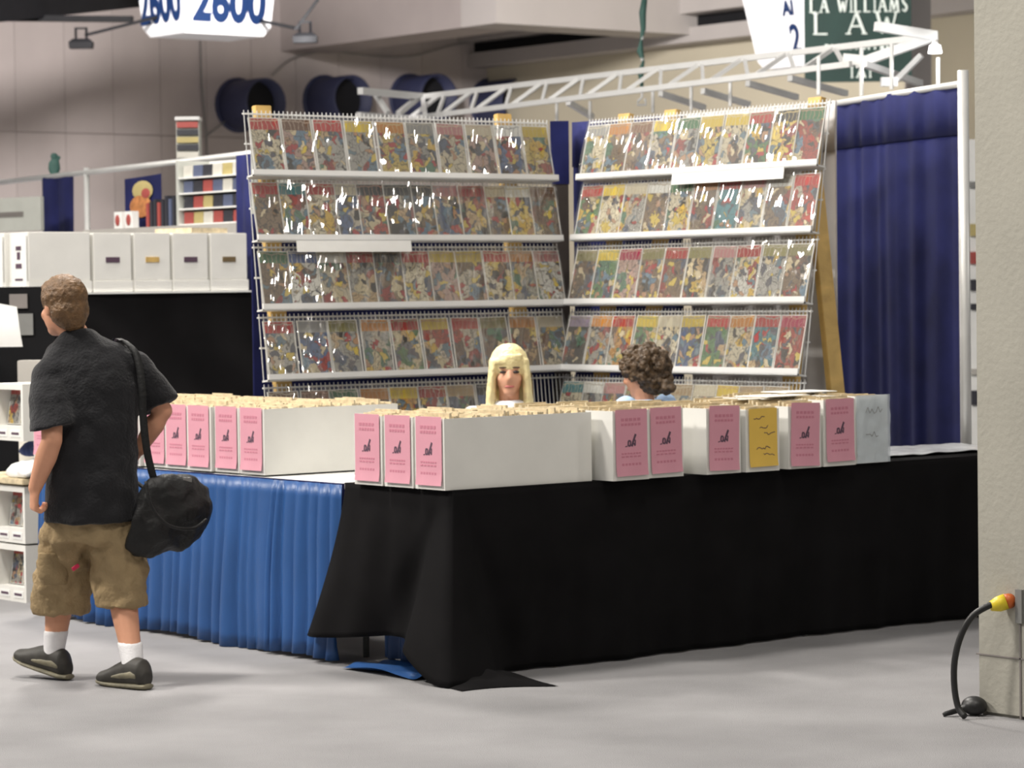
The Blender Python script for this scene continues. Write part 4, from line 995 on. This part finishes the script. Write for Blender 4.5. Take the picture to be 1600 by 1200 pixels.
pal = [mat('stock_red', (.36, .07, .06), .5, .1), mat('stock_white', (.6, .58, .52), .5, .1), mat('stock_black', (.03, .03, .04), .5, .2), mat('stock_yellow', (.46, .38, .16), .5, .1), mat('stock_blue', (.10, .12, .20), .5, .1)]
pcn = ['red', 'white', 'black', 'yellow', 'blue']
MX = Matrix.Translation((P0.x, P0.y, 0)) @ Matrix.Rotation(ang, 4, 'Z')
gm = {}
for r_ in range(4):
    x = SL * f0 + .03; k = 0; w_ = (SL * (f1 - f0) - .06) / 7
    for k in range(7):
        c = (k * 3 + r_ * 2 + (k == 3)) % 5
        if c not in gm: gm[c] = MB().box(.004, w_ - .004, 0, .12, 0, .045).box(.004, w_ - .004, .002, .12, .0455, .078).mesh('boxed_toy', pal[c])
        o = link('boxed_toy', gm[c]); o.matrix_world = MX @ Matrix.Translation((x + k * w_, .08, zsh + .031 + .105 * r_))
        tag(o, f'small {pcn[c]} boxed item, {ORD[k]} from left, {["lowest", "second lowest", "second highest", "highest"][r_]} row of stock shelf', 'boxed item', 'small boxed goods on the stock shelf')
# dark book spines and poster
for k in range(9):
    o = MB().box(0, .030, 0, .14, 0, .17 + .012 * (k % 3) + (.02 if k > 4 else 0)).build('book', pal[2] if k % 3 else (pal[4] if k > 4 else pal[0])); o.matrix_world = MX @ Matrix.Translation((SL * .315 + k * .0355 * SL / 1.55, .12, zsh + .021))
    tag(o, f'dark book standing on the stock shelf, {ORD[k]} in its row from the poster', 'book', 'dark books on the stock shelf')
po = empty('poster', MX @ V3((SL * .075, .26, zsh + .03)), ang, 'dark blue poster with yellow and red artwork above the shelf', 'poster')
PW = SL * .23
MB().grid(lambda u, v: (PW * u, .01 * math.sin(3 * u), .36 * v + .02 * (u - .5)), 8, 2).build('sheet', M['navy'], po, True)
MB().ball((PW * .5, -.004, .26), (PW * .28, .004, .07), 16, 8).build('yellow_patch', pal[3], po); MB().ball((PW * .45, -.006, .15), (PW * .30, .004, .08), 14, 8).build('orange_patch', mat('poster_orange', (.45, .18, .06), .5, .3, 30), po); MB().ball((PW * .6, -.008, .24), (PW * .12, .004, .035), 12, 8).build('red_patch', pal[0], po)
for k in range(2):
    o = MB().box(0, .10, 0, .05, 0, .12).box(.02, .08, -.002, .0, .03, .10).build('toy_pack', M['paper']); o.matrix_world = MX @ Matrix.Translation((SL * .13 + k * .15, .10, zsh + .021)); tag(o, ['white blister pack below the poster, left one', 'white blister pack below the poster, beside the dark books'][k], 'toy pack', 'blister packs below the poster')
    MB().ball((.05, -.004, .06), (.032, .006, .04), 12, 8).build('red_disc', pal[0], o)
# tower of small goods rising above the shelf
tw_ = empty('goods_tower', atd(294, 252, 21.2), -PHI, 'slim tower display of small dark packs above the shelf', 'display')
MB().box(-.085, .085, 0, .16, -.45, .30).build('frame', M['olive_metal'], tw_)
for k in range(6): MB().box(-.078, .078, -.02, -.001, -.03 + k * .055, .012 + k * .055).build('pack', [pal[2], pal[1], pal[2], pal[3], pal[2], pal[0]][k], tw_)
MB().box(-.09, .09, -.03, .17, .30, .325).build('top_plate', M['white_metal'], tw_)
MB().box(-.06, .06, .0, .12, -.6 - atd(294, 252, 21.2).z + .6, -.45).build('post', M['olive_metal'], tw_)
# pipe-and-drape line behind
q0, q1 = atd(-8, 286, 23.9), atd(392, 240, 19.9)
pipe('booth_crossbar', [tuple(q0), tuple(q1)], .022, 'pale crossbar sloping across the booth behind the file boxes', False)
for x, y, d, lbx in ((135, 268, 22.3, 'slim upright pole left of the poster'), (388, 242, 19.95, 'slim upright pole left of the comic rack')):
    p = atd(x, y, d); pipe('booth_upright', [(p.x, p.y, 0), (p.x, p.y, p.z + .03)], .022, lbx)
a, b = atd(66, 276, 23.0), atd(116, 271, 22.5)
drape('navy_drape', (a.x, a.y, 0), (b.x, b.y, 0), .05, a.z, M['navy'], 'narrow navy drape hanging left of the poster', .08, .02, False, nz=4)
a, b = atd(370, 243, 18.5), atd(392, 240, 18.3)
drape('navy_drape', (a.x, a.y, 0), (b.x, b.y, 0), .05, a.z, M['navy'], 'narrow navy drape hanging just left of the comic rack', .06, .015, False, nz=4)
a = atd(-20, 350, 22.6); b = atd(64, 345, 22.2)
sb = empty('booth_sign', (a.x, a.y, 0), math.atan2(b.y - a.y, b.x - a.x), 'pale booth name board with dark lettering, left picture edge', 'sign')
wS = (b - a).length
MB().box(0, wS, 0, .03, 2.06, 2.32).build('board', M['olive_metal'], sb); MB().box(0, wS, .0, .03, .0, 2.05).build('panel', M['paper'], sb)
for k in range(11): MB().box(wS * (.22 + k * .043), wS * (.22 + k * .043 + .03), -.006, -.001, 2.17, 2.21).build('letter', M['seam'], sb)
# small green figurine on the pipe
fg = empty('figurine', atd(85, 274, 22.9), -PHI, 'small dark green figurine standing on the narrow navy drape', 'figurine')
MB().loft([sec((0, 0, 0), .03, .03), sec((0, 0, .05), .05, .03), sec((0, 0, .10), .045, .03), sec((0, 0, .13), .02, .02)], 10).ball((0, 0, .15), .03, 10, 8).tube([(0.02, 0, .1), (.05, 0, .15)], .012, 6).organic('figure', M['green'], fg, .01, 2)

# ------------------------------------------------------------------ display boxes at the left edge
def display_box(x, y, z, label, h=.29, flip=0):
    t = empty('display_box', (x, y, z), R(-90), label, 'display box', 'white display boxes at the left edge')
    W, D_ = .30, .24
    m = MB(); m.box(-W / 2, W / 2, 0, D_, 0, .075); m.box(-W / 2, W / 2, 0, D_, h - .03, h); m.box(-W / 2, -W / 2 + .02, 0, D_, .075, h - .03); m.box(W / 2 - .02, W / 2, 0, D_, .075, h - .03); m.box(-W / 2 + .02, W / 2 - .02, .10, D_, .075, h - .03)
    m.build('box_shell', M['cardboard'], t)
    for k in range(2):
        o = MB().box(-.05, .05, -.003, 0, .02, .055).build('price_label', M['paper'], t); o.location = (-.07 + .14 * k, 0, 0)
        o2 = MB().box(-.038, .038, -.0045, -.003, .032, .044).build('print', M['ink'], o)
    return t
DX, DY = .20, 3.97
dlist = [(0.0, 'white windowed display box standing on the floor at the left edge'), (.30, 'white windowed display box, second up at the left edge'), (.82, 'white windowed display box at table height, left edge')]
for z, lb_ in dlist: display_box(DX, DY, z, lb_)
for z in (0, .30, .82):
    for k in range(2):
        o = link('comic_book', COVER); o.matrix_world = Matrix.Translation((DX + .06, DY + .06 - .13 * k, z + .077)) @ Matrix.Rotation(R(-90), 4, 'Z') @ Matrix.Rotation(R(-8), 4, 'X') @ Matrix.Scale(.68, 4)
        o['masthead'] = list(COLS['yellow' if k else 'red']); o['body'] = list(BODY['c' if k else 'a'])
        tag(o, 'comic with %s masthead in the %s white display box at left edge' % ('yellow' if k else 'red', {0: 'bottom', .30: 'middle', .82: 'upper'}[z]), 'comic book', 'comics in the display boxes')
sh = empty('low_shelf', (DX, DY, .6), label='cream shelf board above the two lower display boxes', cat='shelf')
MB().box(-.02, .35, -.17, .5, .0, .03).build('board', M['cardboard_edge'], sh, bevel=.003)
for k, (dx, dy, z, m_, lb_) in enumerate(((.06, -.06, .632, M['paper'], 'folded white cloth bag lying on the cream shelf'), (.16, -.02, .735, M['blue_bag'], 'folded navy cloth bag on top of the white one'))):
    t = empty('folded_bag', (DX + dx, DY + dy, z), label=lb_, cat='bag')
    MB().loft([sec((-.06, 0, .02), .12, .02, (0, 1, 0), (1, 0, 0)), sec((-.02, 0, .04), .13, .045, (0, 1, 0), (1, 0, 0)), sec((.10, 0, .045), .13, .045, (0, 1, 0), (1, 0, 0)), sec((.15, 0, .03), .11, .02, (0, 1, 0), (1, 0, 0))], 16).organic('cloth', m_, t, .008, 3, .010, 16)
# small things beyond them: hanging paper, equipment case, grey carton
t = empty('equipment_case', atd(28, 560, 16.2), label='black equipment case with grey panels beyond the left display boxes', cat='case')
z0 = t.location.z
MB().box(-.28, .22, 0, .3, -z0, .40).xf(Matrix.Rotation(-PHI, 4, 'Z')).build('case_body', M['black_metal'], t, bevel=.01)
MB().box(-.03, .09, -.012, -.001, .13, .25).xf(Matrix.Rotation(-PHI, 4, 'Z')).build('panel', M['grey_metal'], t); MB().box(-.04, .06, -.012, -.001, .28, .36).xf(Matrix.Rotation(-PHI, 4, 'Z')).build('panel', M['seam'], t)
t = empty('hanging_paper', atd(10, 545, 15.9), label='white sheet of paper hanging on the black case, left edge', cat='paper')
MB().grid(lambda u, v: (-.14 + .20 * u + .03 * (1 - v) * u, -.01 * math.sin(4 * v) , .01 + .26 * v - .04 * u * v), 4, 8).xf(Matrix.Rotation(-PHI, 4, 'Z')).build('sheet', M['paper'], t, True)
t = empty('grey_carton', atd(44, 602, 15.2), -PHI, 'small grey cardboard carton behind the display boxes', 'carton')
z0 = t.location.z
MB().box(-.055, .09, 0, .12, 0, .13).build('carton_body', M['shelf_grey'], t, bevel=.003); MB().box(-.055, .09, 0, .12, -z0, -.002).build('pedestal', M['cardboard'], t)

# ------------------------------------------------------------------ distant booth glimpsed between drape pole and column
dp = atd(1521, 400, 24); t = empty('distant_display', (dp.x, dp.y, 0), -PHI, 'bright white display wall glimpsed between drape pole and column', 'display')
MB().box(-.12, .4, 0, .3, 0, 2.75).build('panel', M['paper'], t)
for k, (z, h_, m_) in enumerate(((1.95, .10, pal[3]), (1.72, .10, pal[0]), (1.5, .09, pal[2]), (1.34, .05, pal[2]), (.55, .12, pal[2]), (.8, .05, M['shelf_grey']), (2.35, .05, M['grey_metal']))):
    MB().box(-.03, .12, -.03, -.001, z, z + h_).build('product', m_, t)
